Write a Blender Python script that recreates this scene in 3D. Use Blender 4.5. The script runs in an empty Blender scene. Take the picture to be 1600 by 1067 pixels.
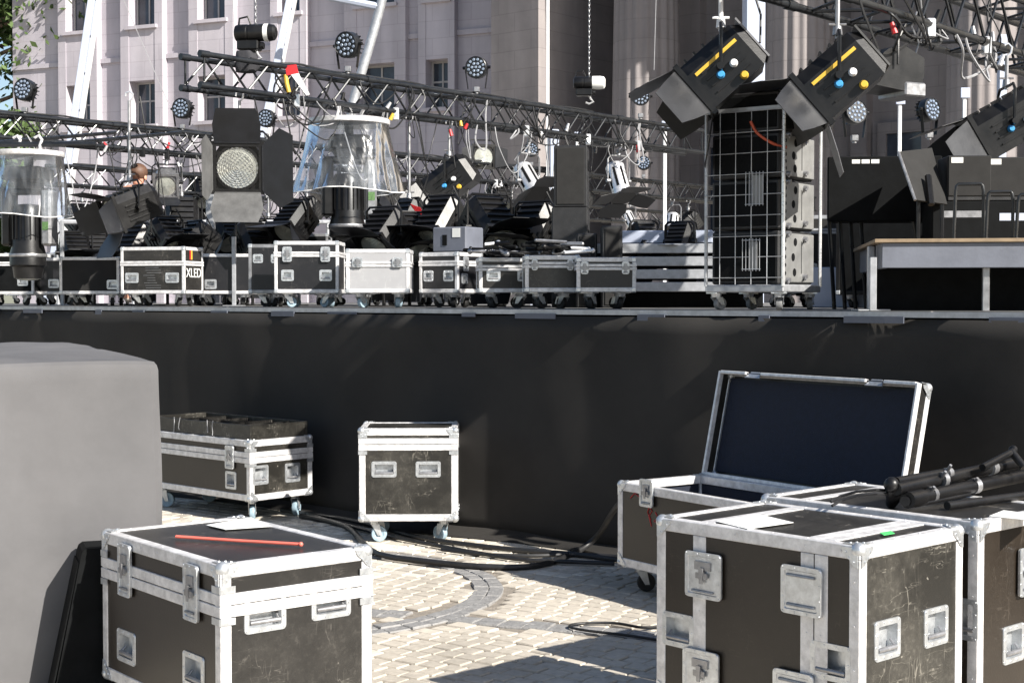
import bpy, math, random
from mathutils import Vector, Matrix
R = math.radians
random.seed(7)
sc = bpy.context.scene
C = sc.collection

# ------------------------------------------------------------------ camera
EYE = 1.6
FP = 2300.0                        # focal length in photo pixels (1600 wide)
PITCH = math.atan((533.5 - 467) / FP)
cam = bpy.data.cameras.new('camera')
cam.sensor_width = 36
cam.lens = FP / 1600 * 36
cam.clip_start = 0.05
cam.clip_end = 2000
camo = bpy.data.objects.new('camera', cam)
C.objects.link(camo)
camo.location = (0, 0, EYE)
camo.rotation_euler = (R(90) - PITCH, 0, 0)
sc.camera = camo

# ------------------------------------------------------------------ sky, sun, exposure
SUN_AZ = Vector((0.74, -0.67)).normalized()
SUN_EL = R(34)
w = bpy.data.worlds.new('World')
sc.world = w
w.use_nodes = True
nt = w.node_tree
nt.nodes.clear()
sky = nt.nodes.new('ShaderNodeTexSky')
sky.sky_type = 'NISHITA'
sky.sun_disc = False
sky.sun_elevation = SUN_EL
sky.sun_rotation = math.atan2(SUN_AZ.x, SUN_AZ.y)
bg = nt.nodes.new('ShaderNodeBackground')
bg.inputs['Strength'].default_value = 0.07
out = nt.nodes.new('ShaderNodeOutputWorld')
nt.links.new(sky.outputs[0], bg.inputs[0])
nt.links.new(bg.outputs[0], out.inputs[0])
sl = bpy.data.lights.new('sun', 'SUN')
sl.energy = 5.0
sl.angle = R(0.53)
sl.color = (1.0, 0.95, 0.87)
so = bpy.data.objects.new('sun', sl)
C.objects.link(so)
sd = Vector((SUN_AZ.x * math.cos(SUN_EL), SUN_AZ.y * math.cos(SUN_EL), math.sin(SUN_EL)))
so.rotation_euler = sd.to_track_quat('Z', 'Y').to_euler()
so.location = sd * 40
sc.view_settings.view_transform = 'Standard'
sc.view_settings.look = 'None'
sc.view_settings.exposure = 1.0
sc.view_settings.gamma = 1

# ------------------------------------------------------------------ layout helpers
def ray(px, py):
    x = (px - 800) / FP
    y = (533.5 - py) / FP
    return Vector((x, math.cos(PITCH) + y * math.sin(PITCH), -math.sin(PITCH) + y * math.cos(PITCH)))
def P(px, py, Y):
    r = ray(px, py)
    return Vector((0, 0, EYE)) + r * (Y / r.y)
def PZ(px, py, z):
    r = ray(px, py)
    return Vector((0, 0, EYE)) + r * ((z - EYE) / r.z)
UD = Vector((-0.755, 0.656, 0))       # along the stage front
VD = Vector((0.656, 0.755, 0))        # into the stage
ST0 = Vector((-0.40, 10.18, 0))
DECK = 1.534
def on_line(px, o, d):
    k = (px - 800) / FP
    s = (k * o.y - o.x) / (d.x - k * d.y)
    return o + d * s
def deck(px, off):
    p = on_line(px, ST0 + VD * off, UD)
    p.z = DECK
    return p

# ------------------------------------------------------------------ mesh builder
class MB:
    def __init__(s):
        s.v = []; s.f = []
    def add(s, vs, fs, M=None):
        b = len(s.v)
        for p in vs:
            p = Vector(p)
            s.v.append(M @ p if M is not None else p)
        for f in fs:
            s.f.append([i + b for i in f])
        return s
    def box(s, x0, x1, y0, y1, z0, z1, M=None):
        return s.add([(x0,y0,z0),(x1,y0,z0),(x1,y1,z0),(x0,y1,z0),(x0,y0,z1),(x1,y0,z1),(x1,y1,z1),(x0,y1,z1)],
                     [(0,3,2,1),(4,5,6,7),(0,1,5,4),(1,2,6,5),(2,3,7,6),(3,0,4,7)], M)
    def cbox(s, c, sz, M=None):
        c = Vector(c)
        return s.box(c.x-sz[0]/2, c.x+sz[0]/2, c.y-sz[1]/2, c.y+sz[1]/2, c.z-sz[2]/2, c.z+sz[2]/2, M)
    def chbox(s, x0, x1, y0, y1, z0, z1, c, M=None):
        # box with chamfered edges
        vs = []; idx = {}
        X = (x0, x1); Y = (y0, y1); Z = (z0, z1); sg = (1, -1)
        for i in (0, 1):
            for j in (0, 1):
                for k in (0, 1):
                    for a in range(3):
                        p = [X[i] + sg[i]*c, Y[j] + sg[j]*c, Z[k] + sg[k]*c]
                        p[a] = (X[i], Y[j], Z[k])[a]
                        idx[(i,j,k,a)] = len(vs); vs.append(tuple(p))
        fs = []
        for a in range(3):
            b, c2 = [(1,2),(2,0),(0,1)][a]
            for e in (0, 1):
                q = []
                for (m, n) in ((0,0),(1,0),(1,1),(0,1)):
                    t = [0,0,0]; t[a] = e; t[b] = m; t[c2] = n
                    q.append(idx[(t[0],t[1],t[2],a)])
                fs.append(q if e else q[::-1])
        for a in range(3):          # edges along axis a
            b, c2 = [(1,2),(2,0),(0,1)][a]
            for m in (0,1):
                for n in (0,1):
                    def g(e, ax):
                        t = [0,0,0]; t[a] = e; t[b] = m; t[c2] = n
                        return idx[(t[0],t[1],t[2],ax)]
                    q = [g(0,b), g(1,b), g(1,c2), g(0,c2)]
                    fs.append(q if (m == n) ^ False else q[::-1])
        for i in (0,1):
            for j in (0,1):
                for k in (0,1):
                    q = [idx[(i,j,k,0)], idx[(i,j,k,1)], idx[(i,j,k,2)]]
                    fs.append(q if (i+j+k) % 2 else q[::-1])
        return s.add(vs, fs, M)
    def cyl(s, p0, p1, r0, r1=None, n=10, cap=True, M=None):
        p0 = Vector(p0); p1 = Vector(p1)
        if r1 is None: r1 = r0
        d = (p1 - p0)
        if d.length < 1e-6: return s
        d.normalize()
        a = d.orthogonal().normalized(); b = d.cross(a)
        vs = []
        for (p, r) in ((p0, r0), (p1, r1)):
            for i in range(n):
                t = 2*math.pi*i/n
                vs.append(p + a*(r*math.cos(t)) + b*(r*math.sin(t)))
        fs = [(i, (i+1) % n, n+(i+1) % n, n+i) for i in range(n)]
        if cap: fs += [tuple(range(n))[::-1], tuple(range(n, 2*n))]
        return s.add(vs, fs, M)
    def tube(s, path, r, n=8, M=None, cap=True):
        path = [Vector(p) for p in path]
        vs = []; fs = []
        a = None
        for i, p in enumerate(path):
            d = (path[min(i+1, len(path)-1)] - path[max(i-1, 0)]).normalized()
            if a is None: a = d.orthogonal().normalized()
            else:
                a = (a - d*a.dot(d))
                a = a.normalized() if a.length > 1e-5 else d.orthogonal().normalized()
            b = d.cross(a)
            rr = r[i] if isinstance(r, (list, tuple)) else r
            for k in range(n):
                t = 2*math.pi*k/n
                vs.append(p + a*(rr*math.cos(t)) + b*(rr*math.sin(t)))
        m = len(path)
        for i in range(m-1):
            for k in range(n):
                fs.append((i*n+k, i*n+(k+1) % n, (i+1)*n+(k+1) % n, (i+1)*n+k))
        if cap: fs += [tuple(range(n))[::-1], tuple(range((m-1)*n, m*n))]
        return s.add(vs, fs, M)
    def lathe(s, prof, n=20, M=None, cap=True):
        vs = []; fs = []
        for (r, z) in prof:
            for k in range(n):
                t = 2*math.pi*k/n
                vs.append((r*math.cos(t), r*math.sin(t), z))
        m = len(prof)
        for i in range(m-1):
            for k in range(n):
                fs.append((i*n+k, i*n+(k+1) % n, (i+1)*n+(k+1) % n, (i+1)*n+k))
        if cap: fs += [tuple(range(n))[::-1], tuple(range((m-1)*n, m*n))]
        return s.add(vs, fs, M)
    def prism(s, pts, z0, z1, M=None):
        n = len(pts)
        vs = [(p[0], p[1], z0) for p in pts] + [(p[0], p[1], z1) for p in pts]
        fs = [tuple(range(n))[::-1], tuple(range(n, 2*n))]
        fs += [(i, (i+1) % n, n+(i+1) % n, n+i) for i in range(n)]
        return s.add(vs, fs, M)
    def plate(s, q, t, M=None):
        # quad/polygon given as 3D points, thickened by t along its normal
        q = [Vector(p) for p in q]
        nrm = (q[1]-q[0]).cross(q[2]-q[0]).normalized()*(t/2)
        n = len(q)
        vs = [p - nrm for p in q] + [p + nrm for p in q]
        fs = [tuple(range(n))[::-1], tuple(range(n, 2*n))]
        fs += [(i, (i+1) % n, n+(i+1) % n, n+i) for i in range(n)]
        return s.add(vs, fs, M)
    def sphere(s, c, r, n=10, m=7, M=None):
        c = Vector(c)
        vs = []; fs = []
        rr = r if isinstance(r, (tuple, list)) else (r, r, r)
        for i in range(m+1):
            ph = math.pi*i/m
            for k in range(n):
                t = 2*math.pi*k/n
                vs.append(c + Vector((rr[0]*math.sin(ph)*math.cos(t), rr[1]*math.sin(ph)*math.sin(t), rr[2]*math.cos(ph))))
        for i in range(m):
            for k in range(n):
                fs.append((i*n+k, (i+1)*n+k, (i+1)*n+(k+1) % n, i*n+(k+1) % n))
        return s.add(vs, fs, M)
    def mesh(s, name, mat, smooth=None):
        me = bpy.data.meshes.new(name)
        me.from_pydata(s.v, [], s.f)
        me.materials.append(mat)
        me.update()
        if smooth:
            me.polygons.foreach_set('use_smooth', [True]*len(me.polygons))
            me.set_sharp_from_angle(angle=R(smooth))
        return me
    def build(s, name, mat, parent=None, smooth=None):
        o = bpy.data.objects.new(name, s.mesh(name, mat, smooth))
        C.objects.link(o)
        if parent is not None: o.parent = parent
        return o

def link_mesh(name, me, parent=None, loc=None, M=None):
    o = bpy.data.objects.new(name, me)
    C.objects.link(o)
    if parent is not None: o.parent = parent
    if M is not None: o.matrix_local = M
    elif loc is not None: o.location = loc
    return o
def tag(o, label, cat, group=None):
    o['label'] = label; o['category'] = cat
    if group: o['group'] = group
    return o
def thing(name, label, cat, loc=(0,0,0), yaw=0.0, group=None):
    o = bpy.data.objects.new(name, None)
    o.empty_display_size = 0.1
    C.objects.link(o)
    o.location = loc
    o.rotation_euler = (0, 0, yaw)
    return tag(o, label, cat, group)
def structure(o):
    o['kind'] = 'structure'
    return o
def copy_tree(o, parent=None):
    c = o.copy()
    C.objects.link(c)
    c.parent = parent
    for ch in list(o.children):
        if ch != c: copy_tree(ch, c)
    return c

# ------------------------------------------------------------------ materials
def nodes(m):
    m.use_nodes = True
    t = m.node_tree
    return t, t.nodes['Principled BSDF']
def mat(name, col, rough=0.5, metal=0.0, var=0.15, scale=8.0, bump=0.0, bscale=60.0, col2=None, spec=0.5, detail=6):
    m = bpy.data.materials.new(name)
    t, b = nodes(m)
    b.inputs['Roughness'].default_value = rough
    b.inputs['Metallic'].default_value = metal
    b.inputs['Specular IOR Level'].default_value = spec
    tc = t.nodes.new('ShaderNodeTexCoord')
    n = t.nodes.new('ShaderNodeTexNoise')
    n.inputs['Scale'].default_value = scale
    n.inputs['Detail'].default_value = detail
    n.inputs['Roughness'].default_value = 0.65
    t.links.new(tc.outputs['Object'], n.inputs['Vector'])
    r = t.nodes.new('ShaderNodeValToRGB')
    r.color_ramp.elements[0].position = 0.3
    r.color_ramp.elements[1].position = 0.72
    c = Vector(col[:3])
    a = c*(1-var); d = Vector(col2) if col2 else c*(1+var)
    r.color_ramp.elements[0].color = (*a, 1)
    r.color_ramp.elements[1].color = (*d, 1)
    t.links.new(n.outputs['Fac'], r.inputs['Fac'])
    t.links.new(r.outputs['Color'], b.inputs['Base Color'])
    mr = t.nodes.new('ShaderNodeMapRange')
    mr.inputs['To Min'].default_value = max(0.02, rough-0.12)
    mr.inputs['To Max'].default_value = min(1, rough+0.12)
    t.links.new(n.outputs['Fac'], mr.inputs['Value'])
    t.links.new(mr.outputs[0], b.inputs['Roughness'])
    if bump:
        n2 = t.nodes.new('ShaderNodeTexNoise')
        n2.inputs['Scale'].default_value = bscale
        n2.inputs['Detail'].default_value = 4
        t.links.new(tc.outputs['Object'], n2.inputs['Vector'])
        bp = t.nodes.new('ShaderNodeBump')
        bp.inputs['Strength'].default_value = bump
        bp.inputs['Distance'].default_value = 0.02
        t.links.new(n2.outputs['Fac'], bp.inputs['Height'])
        t.links.new(bp.outputs[0], b.inputs['Normal'])
    return m

def laminate(name, base, dust, amount, seed):
    # scuffed plywood laminate: dust clouds, fine scratches, chips
    m = bpy.data.materials.new(name)
    t, b = nodes(m)
    L = t.links.new
    tc = t.nodes.new('ShaderNodeTexCoord')
    mp = t.nodes.new('ShaderNodeMapping')
    mp.inputs['Location'].default_value = (seed*3.1, seed*1.7, seed*2.3)
    L(tc.outputs['Object'], mp.inputs['Vector'])
    def noise(sc_, det, vec=None, ro=0.6):
        n = t.nodes.new('ShaderNodeTexNoise')
        n.inputs['Scale'].default_value = sc_; n.inputs['Detail'].default_value = det
        n.inputs['Roughness'].default_value = ro
        L(vec or mp.outputs[0], n.inputs['Vector'])
        return n
    def ramp(src, p0, p1, c0=0, c1=1):
        r = t.nodes.new('ShaderNodeValToRGB')
        r.color_ramp.elements[0].position = p0; r.color_ramp.elements[1].position = p1
        r.color_ramp.elements[0].color = (c0,c0,c0,1); r.color_ramp.elements[1].color = (c1,c1,c1,1)
        L(src, r.inputs['Fac']); return r
    def math_(op, a, b_):
        n = t.nodes.new('ShaderNodeMath'); n.operation = op
        for i, q in enumerate((a, b_)):
            if isinstance(q, (int, float)): n.inputs[i].default_value = q
            else: L(q, n.inputs[i])
        return n.outputs[0]
    cloud = ramp(noise(3.2, 8, ro=0.7).outputs['Fac'], 0.42, 0.75)
    fine = ramp(noise(38, 6, ro=0.75).outputs['Fac'], 0.5, 0.78)
    # scratches: two voronoi edge sets, stretched and warped, kept only in patches
    def scratch(rot, stretch, sc_):
        m2 = t.nodes.new('ShaderNodeMapping')
        m2.inputs['Rotation'].default_value = rot
        m2.inputs['Scale'].default_value = stretch
        L(mp.outputs[0], m2.inputs['Vector'])
        nn = noise(sc_, 3, m2.outputs[0])
        d = math_('ABSOLUTE', math_('SUBTRACT', nn.outputs['Fac'], 0.5), 0)
        return ramp(d, 0.0, 0.006, 1, 0).outputs['Color']
    s1 = scratch((0.5, 0.3, 0.9), (1, 1, 7), 3.0)
    s2 = scratch((1.1, 0.7, 0.2), (5, 5, 1), 2.2)
    patch = ramp(noise(4.7, 3).outputs['Fac'], 0.48, 0.62).outputs['Color']
    sc_all = math_('MULTIPLY', math_('MAXIMUM', s1, s2), patch)
    chips = ramp(noise(24, 2).outputs['Fac'], 0.735, 0.755).outputs['Color']
    f = math_('MULTIPLY', math_('ADD', math_('MULTIPLY', cloud.outputs['Color'], fine.outputs['Color']), math_('MULTIPLY', cloud.outputs['Color'], 0.35)), amount)
    f = math_('ADD', f, math_('MULTIPLY', sc_all, 1.1*amount + 0.12))
    f = math_('MINIMUM', math_('ADD', f, math_('MULTIPLY', chips, 1.2*amount)), 1.0)
    mx = t.nodes.new('ShaderNodeMix'); mx.data_type = 'RGBA'
    L(f, mx.inputs['Factor'])
    mx.inputs[6].default_value = (*base, 1); mx.inputs[7].default_value = (*dust, 1)
    L(mx.outputs[2], b.inputs['Base Color'])
    rr = t.nodes.new('ShaderNodeMapRange')
    rr.inputs['To Min'].default_value = 0.36; rr.inputs['To Max'].default_value = 0.75
    L(f, rr.inputs['Value']); L(rr.outputs[0], b.inputs['Roughness'])
    bp = t.nodes.new('ShaderNodeBump')
    bp.inputs['Strength'].default_value = 0.12; bp.inputs['Distance'].default_value = 0.004
    L(noise(120, 2).outputs['Fac'], bp.inputs['Height'])
    L(bp.outputs[0], b.inputs['Normal'])
    return m

M = {}
M['lam'] = laminate('black laminate', (0.013, 0.012, 0.011), (0.26, 0.24, 0.21), 0.26, 1)
M['lam2'] = laminate('dusty black laminate', (0.015, 0.014, 0.012), (0.28, 0.26, 0.22), 0.45, 4)
M['lamshaded'] = laminate('shaded black laminate', (0.018, 0.013, 0.009), (0.11, 0.09, 0.07), 0.13, 7)  # brown tone of the unlit case faces put into the colour
M['lamfar'] = laminate('clean black laminate', (0.011, 0.011, 0.013), (0.16, 0.15, 0.14), 0.25, 9)
M['lamgrey'] = laminate('grey laminate', (0.33, 0.33, 0.34), (0.5, 0.5, 0.5), 0.5, 11)
M['alu'] = mat('aluminium', (0.68, 0.67, 0.67), 0.45, 0.3, 0.28, 22, 0.08, 60, detail=9)
M['zinc'] = mat('zinc plate', (0.58, 0.60, 0.62), 0.34, 0.7, 0.25, 25, 0.05, 120)
M['chrome'] = mat('bright steel', (0.76, 0.76, 0.77), 0.28, 0.6, 0.12, 20)
M['steel'] = mat('dull steel', (0.32, 0.32, 0.33), 0.4, 0.7, 0.3, 22)
M['galv'] = mat('galvanised steel', (0.42, 0.43, 0.45), 0.45, 0.5, 0.25, 12)
M['blk'] = mat('black painted metal', (0.005, 0.005, 0.006), 0.36, 0.0, 0.35, 9, 0.05, 150, col2=(0.012, 0.0115, 0.0115), spec=0.4)
M['truss'] = mat('black powder coat', (0.008, 0.009, 0.011), 0.30, 0.1, 0.4, 7, 0.04, 120, col2=(0.022, 0.024, 0.027))
M['matte'] = mat('matte black', (0.006, 0.0065, 0.007), 0.85, 0.0, 0.4, 12, 0.05, 80, spec=0.12)
M['foam'] = mat('dark blue foam lining', (0.012, 0.016, 0.03), 0.9, 0.0, 0.3, 30, 0.2, 200)
M['door'] = mat('barn door sheet', (0.011, 0.012, 0.015), 0.40, 0.0, 0.4, 6, 0.03, 60)
M['doorg'] = mat('worn grey barn door sheet', (0.10, 0.10, 0.10), 0.65, 0.0, 0.35, 6, 0.06, 40, spec=0.15)
M['doorw'] = mat('bare metal barn door', (0.20, 0.20, 0.21), 0.65, 0.0, 0.2, 6, 0.05, 40, spec=0.15)
M['rubber'] = mat('black rubber', (0.014, 0.014, 0.014), 0.7, 0.0, 0.3, 30)
M['wblue'] = mat('pale blue castor tyre', (0.28, 0.38, 0.45), 0.55, 0.0, 0.25, 30)
M['wgrey'] = mat('grey castor tyre', (0.20, 0.20, 0.20), 0.6, 0.0, 0.25, 30)
M['cable'] = mat('black cable', (0.014, 0.014, 0.015), 0.5, 0.0, 0.3, 20)
M['cablew'] = mat('pale cable', (0.30, 0.30, 0.31), 0.5, 0.0, 0.2, 20)
M['orange'] = mat('orange cable', (0.42, 0.07, 0.03), 0.5, 0.0, 0.2, 20)
M['paper'] = mat('white paper', (0.75, 0.75, 0.72), 0.8, 0.0, 0.04, 6)
M['pinkrod'] = mat('red pole', (0.72, 0.16, 0.12), 0.45, 0.0, 0.1, 9)
M['red'] = mat('red paint', (0.5, 0.02, 0.025), 0.45, 0.0, 0.2, 9)
M['redink'] = mat('red marker', (0.38, 0.03, 0.03), 0.8, 0.0, 0.3, 40)
M['yellow'] = mat('yellow paint', (0.60, 0.38, 0.04), 0.5, 0.0, 0.2, 9)
M['blue'] = mat('blue knob', (0.06, 0.32, 0.65), 0.4, 0.0, 0.15, 9)
M['white'] = mat('white paint', (0.74, 0.74, 0.74), 0.5, 0.0, 0.06, 5, 0.03, 40)
M['green'] = mat('green tape', (0.08, 0.5, 0.15), 0.6, 0.0, 0.1, 9)
M['lcd'] = mat('green lcd display', (0.10, 0.19, 0.07), 0.3, 0.0, 0.4, 60)
M['glassl'] = mat('fresnel glass', (0.46, 0.47, 0.43), 0.12, 0.35, 0.3, 5, 0.15, 30)
M['led'] = mat('led lens', (0.30, 0.36, 0.46), 0.12, 0.3, 0.5, 60)
M['ledbody'] = mat('led lamp body', (0.017, 0.018, 0.02), 0.35, 0.1, 0.3, 20)
M['ply'] = mat('plywood edge', (0.22, 0.16, 0.10), 0.7, 0.0, 0.3, 9)
M['fascia'] = mat('blue grey fascia board', (0.13, 0.14, 0.17), 0.55, 0.0, 0.2, 4, 0.04, 50)
M['spk'] = mat('speaker grille grey', (0.028, 0.0275, 0.027), 0.75, 0.0, 0.15, 12, 0.05, 200, spec=0.12)
M['spkb'] = mat('speaker cabinet black', (0.016, 0.016, 0.017), 0.5, 0.0, 0.3, 12, 0.08, 150)
M['panelg'] = mat('grey steel plate', (0.21, 0.21, 0.205), 0.5, 0.2, 0.2, 9, 0.05, 80)
M['palecol'] = mat('pale blue grey paint', (0.42, 0.46, 0.56), 0.5, 0.0, 0.06, 3)
M['skirt'] = mat('black stage cloth', (0.027, 0.025, 0.023), 0.8, 0.0, 0.40, 1.1, 0.06, 220, spec=0.3, detail=9)
M['tarp'] = mat('grey canvas cover', (0.112, 0.110, 0.113), 0.8, 0.0, 0.20, 1.4, 0.35, 3.2, spec=0.3, detail=10)
M['deckm'] = mat('stage deck board', (0.16, 0.155, 0.15), 0.7, 0.0, 0.3, 2, 0.05, 40)
M['skin'] = mat('skin', (0.55, 0.29, 0.20), 0.5, 0.0, 0.1, 9)
M['hair'] = mat('brown hair', (0.10, 0.05, 0.03), 0.6, 0.0, 0.3, 40)
M['cloth'] = mat('dark cloth', (0.03, 0.03, 0.035), 0.85, 0.0, 0.3, 20, 0.1, 60)
M['shoe'] = mat('pale shoe', (0.5, 0.45, 0.4), 0.7, 0.0, 0.1, 20)
M['trunk'] = mat('bark', (0.11, 0.08, 0.055), 0.9, 0.0, 0.4, 12, 0.4, 20)
M['leaf'] = mat('leaf', (0.06, 0.10, 0.025), 0.6, 0.0, 0.5, 1.2)
M['beige'] = mat('beige plaster', (0.36, 0.31, 0.25), 0.85, 0.0, 0.08, 0.4, 0.05, 12)
M['glassw'] = mat('window glass', (0.05, 0.06, 0.08), 0.08, 0.0, 0.6, 0.7)
M['wframe'] = mat('grey window frame', (0.34, 0.33, 0.33), 0.6, 0.0, 0.1, 6)
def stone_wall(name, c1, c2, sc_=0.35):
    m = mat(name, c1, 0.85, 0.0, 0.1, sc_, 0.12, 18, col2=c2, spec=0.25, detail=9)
    t = m.node_tree; L = t.links.new; b = t.nodes['Principled BSDF']
    tc = t.nodes.new('ShaderNodeTexCoord'); sx = t.nodes.new('ShaderNodeSeparateXYZ'); cb = t.nodes.new('ShaderNodeCombineXYZ')
    L(tc.outputs['Object'], sx.inputs[0]); L(sx.outputs['X'], cb.inputs['X']); L(sx.outputs['Z'], cb.inputs['Y'])
    br = t.nodes.new('ShaderNodeTexBrick'); br.inputs['Scale'].default_value = 1
    br.inputs['Brick Width'].default_value = 1.25; br.inputs['Row Height'].default_value = 0.55; br.inputs['Mortar Size'].default_value = 0.014
    br.inputs['Color1'].default_value = (1,1,1,1); br.inputs['Color2'].default_value = (.93,.93,.94,1); br.inputs['Mortar'].default_value = (.84,.83,.84,1)
    L(cb.outputs[0], br.inputs['Vector'])
    st_ = t.nodes.new('ShaderNodeTexNoise'); st_.inputs['Scale'].default_value = 1.0; st_.inputs['Detail'].default_value = 7
    mp_ = t.nodes.new('ShaderNodeMapping'); mp_.inputs['Scale'].default_value = (1.6, 1.6, .18); L(tc.outputs['Object'], mp_.inputs[0]); L(mp_.outputs[0], st_.inputs['Vector'])
    rg_ = t.nodes.new('ShaderNodeMapRange'); rg_.inputs['From Min'].default_value = .35; rg_.inputs['From Max'].default_value = .65; rg_.inputs['To Min'].default_value = .84; rg_.inputs['To Max'].default_value = 1.04
    L(st_.outputs['Fac'], rg_.inputs[0])
    m1 = t.nodes.new('ShaderNodeMix'); m1.data_type = 'RGBA'; m1.blend_type = 'MULTIPLY'; m1.inputs['Factor'].default_value = 1
    m2 = t.nodes.new('ShaderNodeMix'); m2.data_type = 'RGBA'; m2.blend_type = 'MULTIPLY'; m2.inputs['Factor'].default_value = 1
    L(b.inputs['Base Color'].links[0].from_socket, m1.inputs[6]); L(br.outputs['Color'], m1.inputs[7])
    L(m1.outputs[2], m2.inputs[6]); L(rg_.outputs[0], m2.inputs[7]); L(m2.outputs[2], b.inputs['Base Color'])
    return m
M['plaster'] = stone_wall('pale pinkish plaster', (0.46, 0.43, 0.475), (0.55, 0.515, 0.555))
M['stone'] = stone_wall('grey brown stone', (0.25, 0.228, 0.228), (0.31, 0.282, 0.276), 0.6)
def sett_mat():
    m = bpy.data.materials.new('granite sett')
    t, b = nodes(m)
    L = t.links.new
    oi = t.nodes.new('ShaderNodeNewGeometry')
    tc = t.nodes.new('ShaderNodeTexCoord')
    w_ = t.nodes.new('ShaderNodeTexWhiteNoise'); w_.noise_dimensions = '1D'
    L(oi.outputs['Random Per Island'], w_.inputs['W'])
    r = t.nodes.new('ShaderNodeValToRGB')
    r.color_ramp.elements[0].color = (0.47, 0.42, 0.35, 1)
    r.color_ramp.elements[1].color = (0.72, 0.67, 0.58, 1)
    L(w_.outputs['Value'], r.inputs['Fac'])
    n = t.nodes.new('ShaderNodeTexNoise'); n.inputs['Scale'].default_value = 30; n.inputs['Detail'].default_value = 8
    L(oi.outputs['Position'], n.inputs['Vector'])
    n3 = t.nodes.new('ShaderNodeTexNoise'); n3.inputs['Scale'].default_value = 1.3; n3.inputs['Detail'].default_value = 6
    L(oi.outputs['Position'], n3.inputs['Vector'])
    mu = t.nodes.new('ShaderNodeMapRange'); mu.inputs['To Min'].default_value = 0.84; mu.inputs['To Max'].default_value = 1.1
    mu.inputs['From Min'].default_value = 0.3; mu.inputs['From Max'].default_value = 0.7
    L(n.outputs['Fac'], mu.inputs['Value'])
    mu3 = t.nodes.new('ShaderNodeMapRange'); mu3.inputs['To Min'].default_value = 0.72; mu3.inputs['To Max'].default_value = 1.12
    mu3.inputs['From Min'].default_value = 0.3; mu3.inputs['From Max'].default_value = 0.7
    L(n3.outputs['Fac'], mu3.inputs['Value'])
    mm = t.nodes.new('ShaderNodeMath'); mm.operation = 'MULTIPLY'
    L(mu.outputs[0], mm.inputs[0]); L(mu3.outputs[0], mm.inputs[1])
    mx = t.nodes.new('ShaderNodeMix'); mx.data_type = 'RGBA'; mx.blend_type = 'MULTIPLY'; mx.inputs['Factor'].default_value = 1
    L(r.outputs['Color'], mx.inputs[6]); L(mm.outputs[0], mx.inputs[7])
    L(mx.outputs[2], b.inputs['Base Color'])
    b.inputs['Roughness'].default_value = 0.75
    bp = t.nodes.new('ShaderNodeBump'); bp.inputs['Strength'].default_value = 0.22; bp.inputs['Distance'].default_value = 0.006
    L(n.outputs['Fac'], bp.inputs['Height']); L(bp.outputs[0], b.inputs['Normal'])
    return m
M['sett'] = sett_mat()
M['settg'] = mat('grey granite band', (0.24, 0.235, 0.23), 0.7, 0.0, 0.3, 25, 0.3, 60, detail=8)
M['sand'] = mat('joint sand', (0.24, 0.21, 0.175), 0.95, 0.0, 0.3, 20, 0.3, 80)
def plastic_mat():
    m = bpy.data.materials.new('clear plastic film')
    m.use_nodes = True
    t = m.node_tree; t.nodes.clear(); L = t.links.new
    o = t.nodes.new('ShaderNodeOutputMaterial')
    tr = t.nodes.new('ShaderNodeBsdfTransparent'); tr.inputs[0].default_value = (0.93, 0.95, 0.97, 1)
    gl = t.nodes.new('ShaderNodeBsdfGlossy'); gl.inputs['Roughness'].default_value = 0.22
    df = t.nodes.new('ShaderNodeBsdfDiffuse'); df.inputs[0].default_value = (0.75, 0.8, 0.86, 1)
    tl = t.nodes.new('ShaderNodeBsdfTranslucent'); tl.inputs[0].default_value = (0.75, 0.8, 0.86, 1)
    tc = t.nodes.new('ShaderNodeTexCoord')
    mp = t.nodes.new('ShaderNodeMapping'); mp.inputs['Scale'].default_value = (1, 1, 0.45)
    L(tc.outputs['Object'], mp.inputs[0])
    n = t.nodes.new('ShaderNodeTexNoise'); n.inputs['Scale'].default_value = 3.2; n.inputs['Detail'].default_value = 3; n.inputs['Distortion'].default_value = 1.6
    L(mp.outputs[0], n.inputs['Vector'])
    bp = t.nodes.new('ShaderNodeBump'); bp.inputs['Strength'].default_value = 0.5; bp.inputs['Distance'].default_value = 0.05
    L(n.outputs['Fac'], bp.inputs['Height'])
    L(bp.outputs[0], gl.inputs['Normal'])
    fr = t.nodes.new('ShaderNodeFresnel'); fr.inputs['IOR'].default_value = 1.33
    L(bp.outputs[0], fr.inputs['Normal'])
    m1 = t.nodes.new('ShaderNodeMixShader'); m1.inputs[0].default_value = 0.5
    L(df.outputs[0], m1.inputs[1]); L(tl.outputs[0], m1.inputs[2])
    rp = t.nodes.new('ShaderNodeValToRGB')
    rp.color_ramp.elements[0].position = 0.42; rp.color_ramp.elements[0].color = (0.05,)*3 + (1,)
    rp.color_ramp.elements[1].position = 0.78; rp.color_ramp.elements[1].color = (0.4,)*3 + (1,)
    L(n.outputs['Fac'], rp.inputs[0])  # bright wrinkle streaks put into the film by noise
    m2 = t.nodes.new('ShaderNodeMixShader')
    L(rp.outputs[0], m2.inputs[0]); L(tr.outputs[0], m2.inputs[1]); L(m1.outputs[0], m2.inputs[2])
    m3 = t.nodes.new('ShaderNodeMixShader')
    L(fr.outputs[0], m3.inputs[0]); L(m2.outputs[0], m3.inputs[1]); L(gl.outputs[0], m3.inputs[2])
    L(m3.outputs[0], o.inputs[0])
    return m
M['film'] = plastic_mat()

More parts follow.
